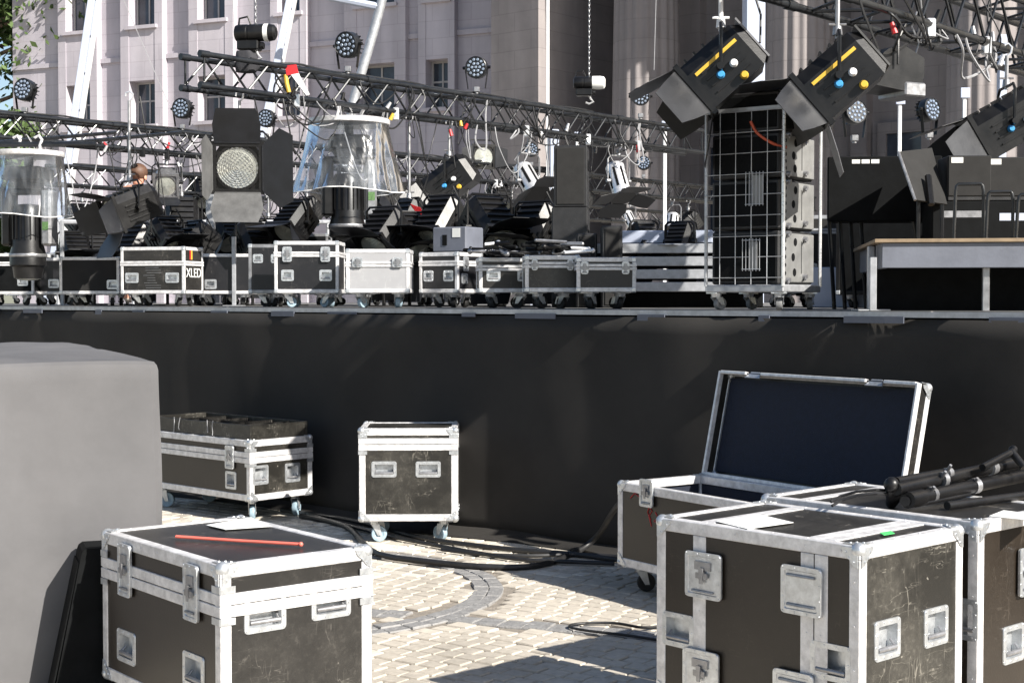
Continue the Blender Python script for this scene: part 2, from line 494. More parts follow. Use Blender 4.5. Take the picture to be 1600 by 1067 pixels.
# ================================================================== GROUND
def ground_material():
    m = bpy.data.materials.new('square paving')
    t, b = nodes(m); L = t.links.new
    g = t.nodes.new('ShaderNodeNewGeometry')
    mp = t.nodes.new('ShaderNodeMapping'); mp.inputs['Rotation'].default_value = (0, 0, R(38)); mp.inputs['Scale'].default_value = (4, 4, 4)
    L(g.outputs['Position'], mp.inputs[0])
    br = t.nodes.new('ShaderNodeTexBrick')
    br.inputs['Color1'].default_value = (0.42, 0.37, 0.31, 1); br.inputs['Color2'].default_value = (0.54, 0.50, 0.42, 1)
    br.inputs['Mortar'].default_value = (0.15, 0.13, 0.11, 1); br.inputs['Scale'].default_value = 1.0
    br.inputs['Brick Width'].default_value = 0.42; br.inputs['Row Height'].default_value = 0.42; br.inputs['Mortar Size'].default_value = 0.03
    L(mp.outputs[0], br.inputs['Vector'])
    n = t.nodes.new('ShaderNodeTexNoise'); n.inputs['Scale'].default_value = 1.1; n.inputs['Detail'].default_value = 8
    L(g.outputs['Position'], n.inputs['Vector'])
    mr = t.nodes.new('ShaderNodeMapRange'); mr.inputs['To Min'].default_value = 0.7; mr.inputs['To Max'].default_value = 1.15
    L(n.outputs['Fac'], mr.inputs[0])
    mx = t.nodes.new('ShaderNodeMix'); mx.data_type = 'RGBA'; mx.blend_type = 'MULTIPLY'; mx.inputs['Factor'].default_value = 1
    L(br.outputs['Color'], mx.inputs[6]); L(mr.outputs[0], mx.inputs[7]); L(mx.outputs[2], b.inputs['Base Color'])
    b.inputs['Roughness'].default_value = 0.85
    return m
M['paving'] = ground_material()
gm = MB().add([(-400,-300,-0.022),(400,-300,-0.022),(400,500,-0.022),(-400,500,-0.022)], [(0,1,2,3)])
ground = structure(gm.build('ground', M['paving']))
# bed of joint sand under the built setts
bed = MB().add([(-5,3.5,-0.012),(4.2,3.5,-0.012),(4.2,13,-0.012),(-5,13,-0.012)], [(0,1,2,3)])
bedo = bed.build('joint_bed', M['sand'], ground)

RINGC = Vector((-1.32, 8.1)); RINGR = 1.19; RINGW = 0.085
BA = Vector((-2.6, 8.21)); BB = Vector((2.4, 6.33)); BW = 0.075
bdir = (BB-BA).normalized(); bn = Vector((-bdir.y, bdir.x))
def in_band(p, m=0.0):
    d = (p-RINGC).length
    if abs(d-RINGR) < RINGW+m: return True
    q = p-BA
    return abs(q.dot(bn)) < BW+m and -0.2 < q.dot(bdir) < (BB-BA).length+0.2
def sett_geo(mb, p, ang, sx, sy, dz, rnd):
    c, s_ = math.cos(ang), math.sin(ang)
    def T(x, y, z): return (p.x+x*c-y*s_, p.y+x*s_+y*c, z)
    hx, hy = sx/2, sy/2
    j = lambda: rnd.uniform(-0.004, 0.004)
    tz = lambda: dz + rnd.uniform(-0.0008, 0.0008)
    low = [(-hx+j(),-hy+j()),(hx+j(),-hy+j()),(hx+j(),hy+j()),(-hx+j(),hy+j())]
    vs = [T(x, y, -0.04) for x, y in low] + [T(x*0.985, y*0.985, dz-0.006) for x, y in low] + [T(x*0.92, y*0.90, tz()) for x, y in low] + [T(0, 0, dz+0.0008)]
    fs = []
    for k in range(4):
        n = (k+1) % 4
        fs += [(k, n, 4+n, 4+k), (4+k, 4+n, 8+n, 8+k), (8+k, 8+n, 12)]
    mb.add(vs, fs)
rnd = random.Random(3)
ANG = R(-36)
ca, sa = math.cos(ANG), math.sin(ANG)
setts = []
G = 0.098
for i in range(-70, 75):
    rowoff = rnd.uniform(0, G)
    x = -60*G + rowoff
    while x < 62*G:
        ln = rnd.uniform(0.085, 0.125)
        cx, cy = x+ln/2, i*G
        p = Vector((cx*ca-cy*sa - 0.3, cx*sa+cy*ca + 8.2))
        x += ln + 0.012
        if not (-4.6 < p.x < 3.9 and 4.2 < p.y < 12.6): continue
        if in_band(p, 0.035): continue
        setts.append((p, ANG + rnd.uniform(-0.035, 0.035), ln+0.003, G-0.007, rnd.uniform(-0.003, 0.002), 'sett'))
# band stones
n = int(2*math.pi*RINGR/0.12)
for k in range(n):
    a = 2*math.pi*k/n
    for rr_ in (-0.042, 0.042):
        p = RINGC + Vector((math.cos(a), math.sin(a)))*(RINGR+rr_)
        setts.append((p, a+math.pi/2, 2*math.pi*(RINGR+rr_)/n-0.002, 0.082, rnd.uniform(-0.004, 0.003), 'settg'))
ln = (BB-BA).length
for k in range(int(ln/0.13)):
    for rr_ in (-0.037, 0.037):
        p = BA + bdir*(k*0.13+0.06) + bn*rr_
        if abs((p-RINGC).length-RINGR) < RINGW+0.03: continue
        setts.append((p, math.atan2(bdir.y, bdir.x), 0.128, 0.073, rnd.uniform(-0.004, 0.003), 'settg'))
def pix(p):
    # image position of a ground point, used only to rank what shows largest
    x, y, z = p.x, p.y, -EYE
    f = y*math.cos(PITCH) - z*math.sin(PITCH)
    u = y*math.sin(PITCH) + z*math.cos(PITCH)
    return 800+FP*x/f, 533.5-FP*u/f
def shown(p):
    a, b = pix(p)
    return 575 < a < 1035 and 865 < b < 1075
order = sorted(setts, key=lambda q: (not shown(q[0]), q[0].y))
rest = {'sett': MB(), 'settg': MB()}
for k, q in enumerate(order):
    if k < 300:
        mb = MB(); sett_geo(mb, *q[:5], rnd)
        mb.build('sett', M[q[5]], ground)
    else:
        sett_geo(rest[q[5]], *q[:5], rnd)
for key, nm in (('sett', 'pale_sett_field'), ('settg', 'grey_sett_band')):
    o = rest[key].build(nm, M[key], ground); o['kind'] = 'stuff'

# ================================================================== STAGE
st = thing('stage_platform', 'long raised stage with grey deck and black cloth skirt to the ground', 'stage', ST0)
def stl(p): return Vector(p) - ST0
S0, S1 = -7.5, 12.0
# skirt with soft folds
mb = MB(); nS, nZ = 420, 14
for i in range(nS+1):
    s_ = S0+(S1-S0)*i/nS
    for j in range(nZ+1):
        z = (DECK-0.05)*j/nZ
        f = 1-j/nZ
        d = 0.018*math.sin(s_*2.3+0.6*math.sin(s_*0.9)) * (0.4+f) + 0.010*math.sin(s_*6.1+1.7*f) + 0.012*math.sin(s_*0.8+3*f)
        d += 0.05*f*f*math.sin(s_*1.1+0.4)
        d += 0.02*math.sin((s_+z*0.9)*4.0)*max(0, math.sin(s_*1.9+0.7))*(1-f)*1.2
        q = UD*s_ - VD*(0.03+d)
        mb.v.append(Vector((q.x, q.y, z+0.004)))
for i in range(nS):
    for j in range(nZ):
        a = i*(nZ+1)+j
        mb.f.append([a, a+nZ+1, a+nZ+2, a+1])
sk = mb.build('skirt', M['skirt'], st, smooth=60)
md = sk.modifiers.new('thick', 'SOLIDIFY'); md.thickness = 0.004
# hem lying on the ground
mb = MB()
for i in range(nS+1):
    s_ = S0+(S1-S0)*i/nS
    base = 0.03+0.05*math.sin(s_*1.1+0.4)+0.018*math.sin(s_*2.3+0.6*math.sin(s_*0.9))*1.4
    for j, (dd, zz) in enumerate(((0.0, 0.05), (0.05, 0.026), (0.13+0.03*math.sin(s_*3.3), 0.012+0.008*math.sin(s_*9)), (0.2+0.05*math.sin(s_*2.1+1), 0.006))):
        q = UD*s_ - VD*(base+dd)
        mb.v.append(Vector((q.x, q.y, zz)))
for i in range(nS):
    for j in range(3):
        a = i*4+j
        mb.f.append([a, a+1, a+5, a+4])
mb.build('skirt_hem', M['skirt'], st, smooth=60)
# deck boards and nosing strip
def stbox(mb, s0, s1, v0, v1, z0, z1):
    ps = []
    for z in (z0, z1):
        for (a, b) in ((s0, v0), (s1, v0), (s1, v1), (s0, v1)):
            q = UD*a+VD*b; ps.append((q.x, q.y, z))
    mb.add(ps, [(0,3,2,1)[::-1],(4,5,6,7)[::-1],(0,1,5,4)[::-1],(1,2,6,5)[::-1],(2,3,7,6)[::-1],(3,0,4,7)[::-1]])
s_ = S0
dm = MB(); stbox(dm, 0, 1.985, 0, 0.985, -0.03, 0); dme = dm.mesh('deck_panel', M['deckm'])
while s_ < S1-1:
    for v in range(0, 15):
        q = UD*s_+VD*(v*1.0)
        link_mesh('deck_panel', dme, st, (q.x, q.y, DECK))
    s_ += 2.0
mb = MB(); stbox(mb, S0, S1, 0.02, 15, DECK-0.06, DECK-0.034); mb.build('deck_base', M['matte'], st)
mb = MB(); stbox(mb, S0, S1, -0.025, -0.004, DECK-0.035, DECK-0.004); mb.build('edge_strip', M['galv'], st)
M['gaff'] = mat('grey gaffer tape', (0.10, 0.11, 0.14), 0.6)
for k in range(16):
    a = S0+3+k*.85+rnd.uniform(0, .45); l_ = rnd.uniform(0.06, 0.38)
    mb = MB(); stbox(mb, a, a+l_, -0.034-rnd.uniform(0, .004), -0.028, DECK-0.055-rnd.uniform(0, 0.02), DECK-0.03)
    mb.build('hem_tape', M['gaff'], st)
mb = MB()
for k in range(14):
    a = S0+k*1.4
    for v in (0.5, 5, 10, 14.5):
        stbox(mb, a, a+0.06, v, v+0.06, 0, DECK-0.06)
o = mb.build('deck_legs', M['galv'], st); o['kind'] = 'stuff'

# ================================================================== FLIGHT CASES
FACES = {'F': ((1,0,0), (0,-1,0)), 'R': ((0,1,0), (1,0,0)), 'L': ((0,-1,0), (-1,0,0)), 'B': ((-1,0,0), (0,1,0))}
ring_cache = {}
def rrect(w_, h_, r, n=3):
    pts = []
    for cx, cy, a0 in ((w_/2-r, h_/2-r, 0), (-w_/2+r, h_/2-r, 90), (-w_/2+r, -h_/2+r, 180), (w_/2-r, -h_/2+r, 270)):
        for k in range(n+1):
            a = R(a0+90*k/n)
            pts.append((cx+r*math.cos(a), cy+r*math.sin(a)))
    return pts
def dish_mesh(w_, h_, bw, depth, t, mtl):
    key = ('dish', round(w_,3), round(h_,3), bw, depth, t, mtl.name)
    if key in ring_cache: return ring_cache[key]
    mb = MB()
    o_ = rrect(w_, h_, 0.014); i_ = rrect(w_-2*bw, h_-2*bw, 0.006)
    n = len(o_)
    vs = [(p[0], p[1], 0.0) for p in o_] + [(p[0]*0.985, p[1]*0.985, t) for p in o_] + [(p[0], p[1], t) for p in i_] + [(p[0]*0.9, p[1]*0.88, -depth) for p in i_]
    fs = []
    for k in range(n):
        m_ = (k+1) % n
        fs += [(k, m_, n+m_, n+k), (n+k, n+m_, 2*n+m_, 2*n+k), (2*n+k, 2*n+m_, 3*n+m_, 3*n+k)]
    fs.append(tuple(range(3*n, 4*n)))
    mb.add(vs, fs)
    # rivets round the rim
    nx = max(2, int(w_/0.045)); ny = max(2, int(h_/0.045))
    for a in range(nx+1):
        for sg in (-1, 1):
            mb.cyl((-w_/2+bw*.5+(w_-bw)*a/nx, sg*(h_/2-bw*.5), t), (-w_/2+bw*.5+(w_-bw)*a/nx, sg*(h_/2-bw*.5), t+0.0022), 0.0042, 0.003, 6)
    for a in range(1, ny):
        for sg in (-1, 1):
            mb.cyl((sg*(w_/2-bw*.5), -h_/2+bw*.5+(h_-bw)*a/ny, t), (sg*(w_/2-bw*.5), -h_/2+bw*.5+(h_-bw)*a/ny, t+0.0022), 0.0042, 0.003, 6)
    me = mb.mesh('dish', mtl, 35)
    ring_cache[key] = me
    return me
def grip_mesh(w_, h_, mtl):
    key = ('grip', round(w_,3), round(h_,3), mtl.name)
    if key in ring_cache: return ring_cache[key]
    mb = MB()
    a = w_*0.33; b = h_*0.24
    for sg in (-1, 1): mb.tube([(sg*a, -b*0.3, -0.022), (sg*a, -b, -0.002)], 0.004, 6)
    mb.tube([(-a*1.08, -b, -0.001), (a*1.08, -b, -0.001)], 0.0085, 10)
    me = mb.mesh('grip', mtl, 40); ring_cache[key] = me
    return me
def twist_mesh(w_, h_, mtl):
    key = ('twist', round(w_,3), round(h_,3), mtl.name)
    if key in ring_cache: return ring_cache[key]
    mb = MB()
    mb.cyl((0, 0, -0.006), (0, 0, 0.010), 0.020, 0.018, 12)
    mb.plate([(-0.007,-0.028,0.012),(0.007,-0.028,0.012),(0.010,0.028,0.012),(-0.010,0.028,0.012)], 0.004)
    mb.plate([(-0.026,-0.010,0.009),(0.026,-0.010,0.009),(0.026,0.010,0.009),(-0.026,0.010,0.009)], 0.004)
    mb.box(-w_*0.22, w_*0.22, h_*0.12, h_*0.30, -0.004, 0.006)
    mb.tube([(-w_*0.3, -h_*0.34, 0.004), (w_*0.3, -h_*0.34, 0.004)], 0.004, 6)
    me = mb.mesh('twist', mtl, 40); ring_cache[key] = me
    return me
def castor_meshes(hgt, wm):
    key = ('castor', hgt, wm.name)
    if key in ring_cache: return ring_cache[key]
    r = hgt*0.36
    a = MB()
    a.box(-0.045, 0.045, -0.04, 0.04, hgt-0.008, hgt)
    a.cyl((0,0,hgt-0.03), (0,0,hgt-0.008), 0.028, 0.032, 10)
    for sg in (-1, 1):
        a.plate([(sg*0.024, -0.024, hgt-0.028), (sg*0.024, 0.030, hgt-0.028), (sg*0.024, 0.045, r*0.8), (sg*0.024, 0.02, r*0.8)], 0.004)
    a.cyl((-0.028, 0.03, r), (0.028, 0.03, r), 0.007, 0.007, 8)
    f = a.mesh('castor', M['zinc'], 35)
    b = MB()
    b.lathe([(r*0.3,-0.012),(r*0.55,-0.015),(r*0.62,-0.018),(r*0.95,-0.017),(r,-0.010),(r,0.010),(r*0.95,0.017),(r*0.62,0.018),(r*0.55,0.015),(r*0.3,0.012)], 18,
            Matrix.Translation((0, 0.03, r)) @ Matrix.Rotation(R(90), 4, 'Y'))
    w_ = b.mesh('wheel', wm, 40)
    ring_cache[key] = (f, w_)
    return f, w_
def corner_mesh(s_, det):
    key = ('corner', s_, det)
    if key in ring_cache: return ring_cache[key]
    mb = MB()
    if det:
        mb.sphere((-0.012,-0.012,-0.012), 0.026, 12, 8)
        for ax in range(3):
            pts = [(0,0)]
            for k in range(7):
                a = R(90*k/6)
                rr = s_*(1.0 + 0.12*math.cos(4*a))
                pts.append((-rr*math.cos(a), -rr*math.sin(a)))
            def tr(p, h):
                if ax == 2: return (p[0]-0.002, p[1]-0.002, h)
                if ax == 0: return (h, p[0]-0.002, p[1]-0.002)
                return (p[1]-0.002, h, p[0]-0.002)
            n = len(pts)
            vs = [tr(p, 0.0055) for p in pts] + [tr(p, 0.0085) for p in pts]
            mb.add(vs, [tuple(range(n)), tuple(range(n, 2*n))[::-1]] + [(i, n+i, n+(i+1) % n, (i+1) % n) for i in range(n)])
            for (a, b) in ((-0.8*s_,-0.28*s_), (-0.28*s_,-0.8*s_), (-0.6*s_,-0.6*s_)):
                p0 = Vector(tr((a, b), 0.0085)); p1 = Vector(tr((a, b), 0.011))
                mb.cyl(p0, p1, 0.005, 0.004, 6)
    else:
        mb.chbox(-s_, 0.008, -s_, 0.008, -s_, 0.008, 0.008)
    me = mb.mesh('corner', M['zinc'], 35); ring_cache[key] = me
    return me

def flight_case(label, W, D, H, zc, origin, yaw, deco=(), lid=0.0, lam='lam', near=True, bar=0.042, vb=(), topbands=True,
                wheel='rubber', name='flight_case', group=None, open_top=False, base_z=0.0, castors=True, barmat='alu', faces_lam=None):
    """origin = centre of the footprint; local x runs along face F"""
    root = thing(name, label, 'flight case', (origin[0], origin[1], base_z), yaw, group)
    MW = Matrix.Translation((origin[0], origin[1], base_z)) @ Matrix.Rotation(yaw, 4, 'Z')
    inv = MW.inverted()
    z0, z1 = zc, zc+H
    am = M[barmat]
    pr = 0.004
    # decorations from list: (face, kind, u, v, w, h) or pixel form ('px', face, kind, px, py, w, h)
    items = []
    for d in deco:
        if d[0] == 'px':
            _, f, kind, px, py, w_, h_ = d
            o = inv @ Vector((0, 0, EYE)); e = inv.to_3x3() @ ray(px, py)
            u_, n_ = Vector(FACES[f][0]), Vector(FACES[f][1])
            half = (D if f in 'FB' else W)/2
            t_ = (half - o.dot(n_))/e.dot(n_)
            h = o+e*t_
            items.append((f, kind, h.dot(u_), h.z, w_, h_))
        else:
            items.append(d)
    # panels
    for f in 'FRLB':
        u_, n_ = Vector(FACES[f][0]), Vector(FACES[f][1])
        wid, half = (W, D/2) if f in 'FB' else (D, W/2)
        holes = []
        for d in items:
            if d[0] == f and d[1] == 'handle':
                holes.append((d[2]-d[4]/2+0.012, d[2]+d[4]/2-0.012, d[3]-d[5]/2+0.012, d[3]+d[5]/2-0.012))
        us = sorted(set([-wid/2, wid/2]+[q for h in holes for q in h[:2]]))
        vs = sorted(set([z0, z1]+[q for h in holes for q in h[2:]]))
        mb = MB()
        for i in range(len(us)-1):
            for j in range(len(vs)-1):
                cu, cv = (us[i]+us[i+1])/2, (vs[j]+vs[j+1])/2
                if any(h[0] < cu < h[1] and h[2] < cv < h[3] for h in holes): continue
                q = [u_*a+n_*half+Vector((0,0,b)) for a, b in ((us[i],vs[j]),(us[i+1],vs[j]),(us[i+1],vs[j+1]),(us[i],vs[j+1]))]
                mb.add(q, [(0,1,2,3)])
        o = mb.build('panel', M[(faces_lam or {}).get(f, lam)], root)
        md = o.modifiers.new('t', 'SOLIDIFY'); md.thickness = 0.009; md.offset = -1
    mb = MB(); mb.box(-W/2+.01, W/2-.01, -D/2+.01, D/2-.01, z0, z0+0.009); mb.build('bottom_panel', M['matte'], root)
    if not open_top:
        mb = MB(); mb.box(-W/2+.001, W/2-.001, -D/2+.001, D/2-.001, z1-0.009, z1); mb.build('top_panel', M[(faces_lam or {}).get('T', lam)], root)
    # edge profiles
    def barpart(x0, x1, y0, y1, za, zb):
        mb = MB(); mb.chbox(x0, x1, y0, y1, za, zb, 0.003)
        if near:
            L_ = max(x1-x0, y1-y0, zb-za)
            nr = int(L_/0.13)
            for k in range(nr):
                t_ = (k+0.5)/nr
                if x1-x0 == L_:
                    px_ = x0+L_*t_
                    ys = y0 if (y0+y1) < 0 else y1; sg = -1 if (y0+y1) < 0 else 1
                    mb.cyl((px_, ys, (za+zb)/2), (px_, ys+sg*0.002, (za+zb)/2), 0.0042, 0.003, 6)
                    if za > (z0+z1)/2: mb.cyl((px_, (y0+y1)/2, zb), (px_, (y0+y1)/2, zb+0.002), 0.0042, 0.003, 6)
                elif y1-y0 == L_:
                    py_ = y0+L_*t_
                    xs = x0 if (x0+x1) < 0 else x1; sg = -1 if (x0+x1) < 0 else 1
                    mb.cyl((xs, py_, (za+zb)/2), (xs+sg*0.002, py_, (za+zb)/2), 0.0042, 0.003, 6)
                    if za > (z0+z1)/2: mb.cyl(((x0+x1)/2, py_, zb), ((x0+x1)/2, py_, zb+0.002), 0.0042, 0.003, 6)
                else:
                    pz_ = za+L_*t_
                    ys = y0 if (y0+y1) < 0 else y1; sg = -1 if (y0+y1) < 0 else 1
                    xs = x0 if (x0+x1) < 0 else x1; sgx = -1 if (x0+x1) < 0 else 1
                    mb.cyl(((x0+x1)/2, ys, pz_), ((x0+x1)/2, ys+sg*0.002, pz_), 0.0042, 0.003, 6)
                    mb.cyl((xs, (y0+y1)/2, pz_), (xs+sgx*0.002, (y0+y1)/2, pz_), 0.0042, 0.003, 6)
        mb.build('edge_profile', am, root)
    X, Y = W/2+pr, D/2+pr
    for (za, zb) in ((z0-pr, z0+bar), (z1-bar, z1+pr)):
        for sg in (-1, 1):
            ya, yb = (-Y, -Y+bar) if sg < 0 else (Y-bar, Y)
            barpart(-X, X, ya, yb, za, zb)
            xa, xb = (-X, -X+bar) if sg < 0 else (X-bar, X)
            barpart(xa, xb, -Y+bar, Y-bar, za, zb)
    for sx in (-1, 1):
        for sy in (-1, 1):
            xa, xb = (-X, -X+bar) if sx < 0 else (X-bar, X)
            ya, yb = (-Y, -Y+bar) if sy < 0 else (Y-bar, Y)
            barpart(xa, xb, ya, yb, z0+bar, z1-bar)
    P2 = pr+0.004
    if lid:
        zl = z1-lid
        bh = bar*(0.95 if near else 0.8)
        for (za, zb) in ((zl-bh, zl-0.002), (zl+0.002, zl+bh)):
            x2, y2 = W/2+P2, D/2+P2
            for (a, b, c, d) in ((-x2, x2, -y2, -D/2+0.002), (-x2, x2, D/2-0.002, y2), (-x2, -W/2+0.002, -D/2+0.002, D/2-0.002), (W/2-0.002, x2, -D/2+0.002, D/2-0.002)):
                mb = MB(); mb.chbox(a, b, c, d, za, zb, 0.002); mb.build('lid_profile', am, root)
        if near:
            for sx in (-1, 1):
                for sy in (-1, 1):
                    for dz in (-1, 1):
                        mb = MB()
                        zc_ = zl+dz*(bh+0.014)
                        mb.box(sx*(W/2+0.007), sx*(W/2-0.05), sy*(D/2+0.007), sy*(D/2+0.0095), zc_-0.012, zc_+0.012)
                        mb.box(sx*(W/2+0.007), sx*(W/2+0.0095), sy*(D/2+0.007), sy*(D/2-0.05), zc_-0.012, zc_+0.012)
                        mb.build('corner_brace', M['zinc'], root)
    for (u0, u1) in vb:      # vertical bands over F, top and B
        x0_, x1_ = u0*W-W/2, u1*W-W/2
        for sy in (-1, 1):
            mb = MB()
            ya, yb = (-D/2-pr+0.0005, -D/2+0.004) if sy < 0 else (D/2-0.004, D/2+pr-0.0005)
            mb.chbox(x0_, x1_, ya, yb, z0+bar+0.001, z1-bar-0.001, 0.002)
            if near and sy < 0:
                for k in range(int(H/0.13)):
                    mb.cyl(((x0_+x1_)/2, ya, z0+0.09+k*0.13), ((x0_+x1_)/2, ya-0.002, z0+0.09+k*0.13), 0.0042, 0.003, 6)
            mb.build('band', am, root)
        if not open_top:
            mb = MB(); mb.chbox(x0_, x1_, -D/2+bar+0.001, D/2-bar-0.001, z1-0.002, z1+pr-0.0005, 0.002); mb.build('band', am, root)
    cm = corner_mesh(0.058 if near else bar*1.15, near)
    for sx in (-1, 1):
        for sy in (-1, 1):
            for sz in (-1, 1):
                Mx = Matrix.Translation((sx*(W/2-0.0), sy*(D/2-0.0), z1 if sz > 0 else z0)) @ Matrix.Diagonal((sx, sy, sz, 1))
                link_mesh('corner', cm, root, M=Mx)
    # fittings
    for (f, kind, u, v, w_, h_) in items:
        u_, n_ = Vector(FACES[f][0]), Vector(FACES[f][1])
        half = (D if f in 'FB' else W)/2
        off = 0.0005 if kind == 'handle' else (P2+0.0005)
        if kind == 'twist': off = 0.0265
        base = u_*u+n_*(half+off)+Vector((0, 0, v))
        Mx = Matrix(((u_.x, 0, n_.x, base.x), (u_.y, 0, n_.y, base.y), (u_.z, 1, n_.z, base.z), (0, 0, 0, 1)))
        if kind == 'handle':
            o = link_mesh('handle', dish_mesh(w_, h_, 0.020, 0.034, 0.004, M['zinc']), root, M=Mx)
            link_mesh('grip', grip_mesh(w_, h_, M['steel']), o)
        elif kind == 'latch':
            Mx = Mx @ Matrix.Translation((0, 0, 0.008))
            o = link_mesh('latch', dish_mesh(w_, h_, 0.015, 0.007, 0.003, M['zinc']), root, M=Mx)
            mb = MB(); mb.prism(rrect(w_*0.98, h_*0.98, 0.013), -0.0085, -0.0002); mb.build('latch_back', M['zinc'], o)
            link_mesh('twist_lock', twist_mesh(w_, h_, M['steel']), o)
        elif kind == 'hinge':
            Mx = Mx @ Matrix.Translation((0, 0, 0.008))
            o = link_mesh('lid_stay', dish_mesh(w_, h_, 0.016, 0.006, 0.003, M['zinc']), root, M=Mx)
            mb = MB(); mb.prism(rrect(w_*0.98, h_*0.98, 0.013), -0.0085, -0.0002); mb.build('stay_back', M['zinc'], o)
            mb = MB()
            for yy in (-0.3, 0.3):
                mb.tube([(-w_*0.34, yy*h_, 0.003), (w_*0.34, yy*h_, 0.003)], 0.005, 6)
            mb.build('stay_rod', M['steel'], o)
        elif kind == 'strip':
            mb = MB(); mb.box(-w_/2, w_/2, -h_/2, h_/2, -0.001, 0.002, Mx); mb.build('strip', M['steel'], root)
    # castors
    if castors:
        fm, wm_ = castor_meshes(zc-pr, M[wheel])
        for sx in (-1, 1):
            for sy in (-1, 1):
                a = rnd.uniform(-0.5, 0.5)+(0.6 if sx > 0 else -0.9)
                o = link_mesh('castor', fm, root, M=Matrix.Translation((sx*(W/2-0.09), sy*(D/2-0.085), 0)) @ Matrix.Rotation(a, 4, 'Z'))
                link_mesh('wheel', wm_, o)
    return root
def from_corner(A, dirAC_deg, W, D):
    c = R(dirAC_deg)
    dC = Vector((math.cos(c), math.sin(c))); dB = Vector((-dC.y, dC.x))
    o = Vector((A[0], A[1])) + dB*(W/2) + dC*(D/2)
    return o, c-math.pi/2

# ---- near left case
o, yw = from_corner((-0.98, 4.93), 39.0, 0.955, 0.60)
caseL = flight_case('black flight case with a red pole lying on its lid beside grey covered stack', 0.955, 0.60, 0.56, 0.14, o, yw,
    [('px','F','latch',200,890,0.105,0.20), ('px','F','latch',304,925,0.105,0.20), ('px','F','handle',198,1010,0.16,0.125), ('px','F','handle',303,1048,0.16,0.125),
     ('px','R','handle',414,955,0.165,0.14), ('px','R','handle',517,935,0.165,0.14)], lid=0.135, lam='lamshaded', faces_lam={'R':'lam', 'T':'lam'})
top = 0.14+0.56+0.004
# sheet and red pole lying on it
a0 = PZ(275, 838, top+0.01); a1 = PZ(470, 850, top+0.01)
mb = MB(); mb.tube([a0, a0.lerp(a1, 0.5)+Vector((0,0,-0.001)), a1], 0.006, 8); mb.sphere(a1, 0.009)
tag(mb.build('pole', M['pinkrod'], smooth=40), 'thin red pole lying across a flight case lid', 'pole')
def sheet(name, pxs, z, mtl, label, cat):
    q = [PZ(*p, z) for p in pxs]
    mb = MB(); mb.plate(q, 0.0015)
    return tag(mb.build(name, mtl), label, cat)
sheet('paper_sheet', [(322,820),(352,827),(425,822),(392,808)], top+0.003, M['paper'], 'white paper sheet on the lid with the red pole', 'paper')

# ---- near right case
oR, yR = from_corner((1.12, 4.72), 42.3, 0.87, 0.615)
caseR = flight_case('large black flight case with green tape and white paper on its banded top', 0.87, 0.615, 0.66, 0.14, oR, yR,
    [('px','F','latch',1103,898,0.165,0.165), ('px','F','handle',1060,984,0.15,0.125), ('px','F','latch',1099,1050,0.165,0.165),
     ('px','F','hinge',1256,922,0.165,0.165), ('px','F','handle',1298,1034,0.16,0.125), ('px','F','hinge',1243,1085,0.165,0.165),
     ('px','R','handle',1386,998,0.15,0.135), ('px','R','handle',1462,978,0.15,0.135)],
    lam='lamshaded', vb=((0.195,0.262), (0.735,0.795), (0.80,0.86)), faces_lam={'R':'lam2', 'T':'lam'})
topR = 0.804
sheet('paper_sheet', [(1118,814),(1168,826),(1240,816),(1185,803)], topR+0.003, M['paper'], 'white paper sheet lying on the banded flight case top', 'paper')
sheet('tape_strip', [(1374,832),(1381,836),(1398,833),(1392,829)], topR+0.002, M['green'], 'small strip of green tape on a flight case top', 'tape')

# ---- neighbour case behind the right one
dC = Vector((math.cos(R(42.3)), math.sin(R(42.3)))); dB = Vector((-dC.y, dC.x))
A2 = Vector((1.12, 4.72)) + dC*(0.615+0.075) - dB*0.02
o2, y2 = from_corner(A2, 42.3, 0.95, 0.62)
case2 = flight_case('black flight case carrying the folded black lamp stands', 0.95, 0.62, 0.67, 0.14, o2, y2,
    [('px','F','handle',1503,966,0.13,0.15), ('px','R','handle',1583,1005,0.15,0.14), ('px','R','latch',1598,892,0.10,0.18)], lam='lamshaded', vb=((0.16,0.21),), faces_lam={'T':'lam'})

# ---- open case with its lid up
cO = R(34)
dirL = Vector((math.cos(cO-math.pi/2), math.sin(cO-math.pi/2)))      # along the long face
WO, DO, HO, ZO = 1.45, 0.60, 0.45, 0.145
AO = Vector((0.585, 8.05))
dD = Vector((math.cos(cO), math.sin(cO)))
oO = AO+dirL*(WO/2)+dD*(DO/2)
caseO = flight_case('open black flight case with raised lid and red scribble near its latch', WO, DO, HO, ZO, oO, cO-math.pi/2,
    [('px','F','latch',1013,770,0.11,0.15)], lam='lamshaded', open_top=True, wheel='rubber')
tp = ZO+HO
mb = MB(); th = 0.01
mb.box(-WO/2+.02, WO/2-.02, -DO/2+.010, -DO/2+.03, ZO+.02, tp-.01); mb.box(-WO/2+.02, WO/2-.02, DO/2-.03, DO/2-.010, ZO+.02, tp-.01)
mb.box(-WO/2+.010, -WO/2+.02, -DO/2+.03, DO/2-.03, ZO+.02, tp-.01); mb.box(WO/2-.02, WO/2-.010, -DO/2+.03, DO/2-.03, ZO+.02, tp-.01)
mb.box(-WO/2+.02, WO/2-.02, -DO/2+.03, DO/2-.03, ZO+.02, ZO+.03)
mb.build('lining', M['foam'], caseO)
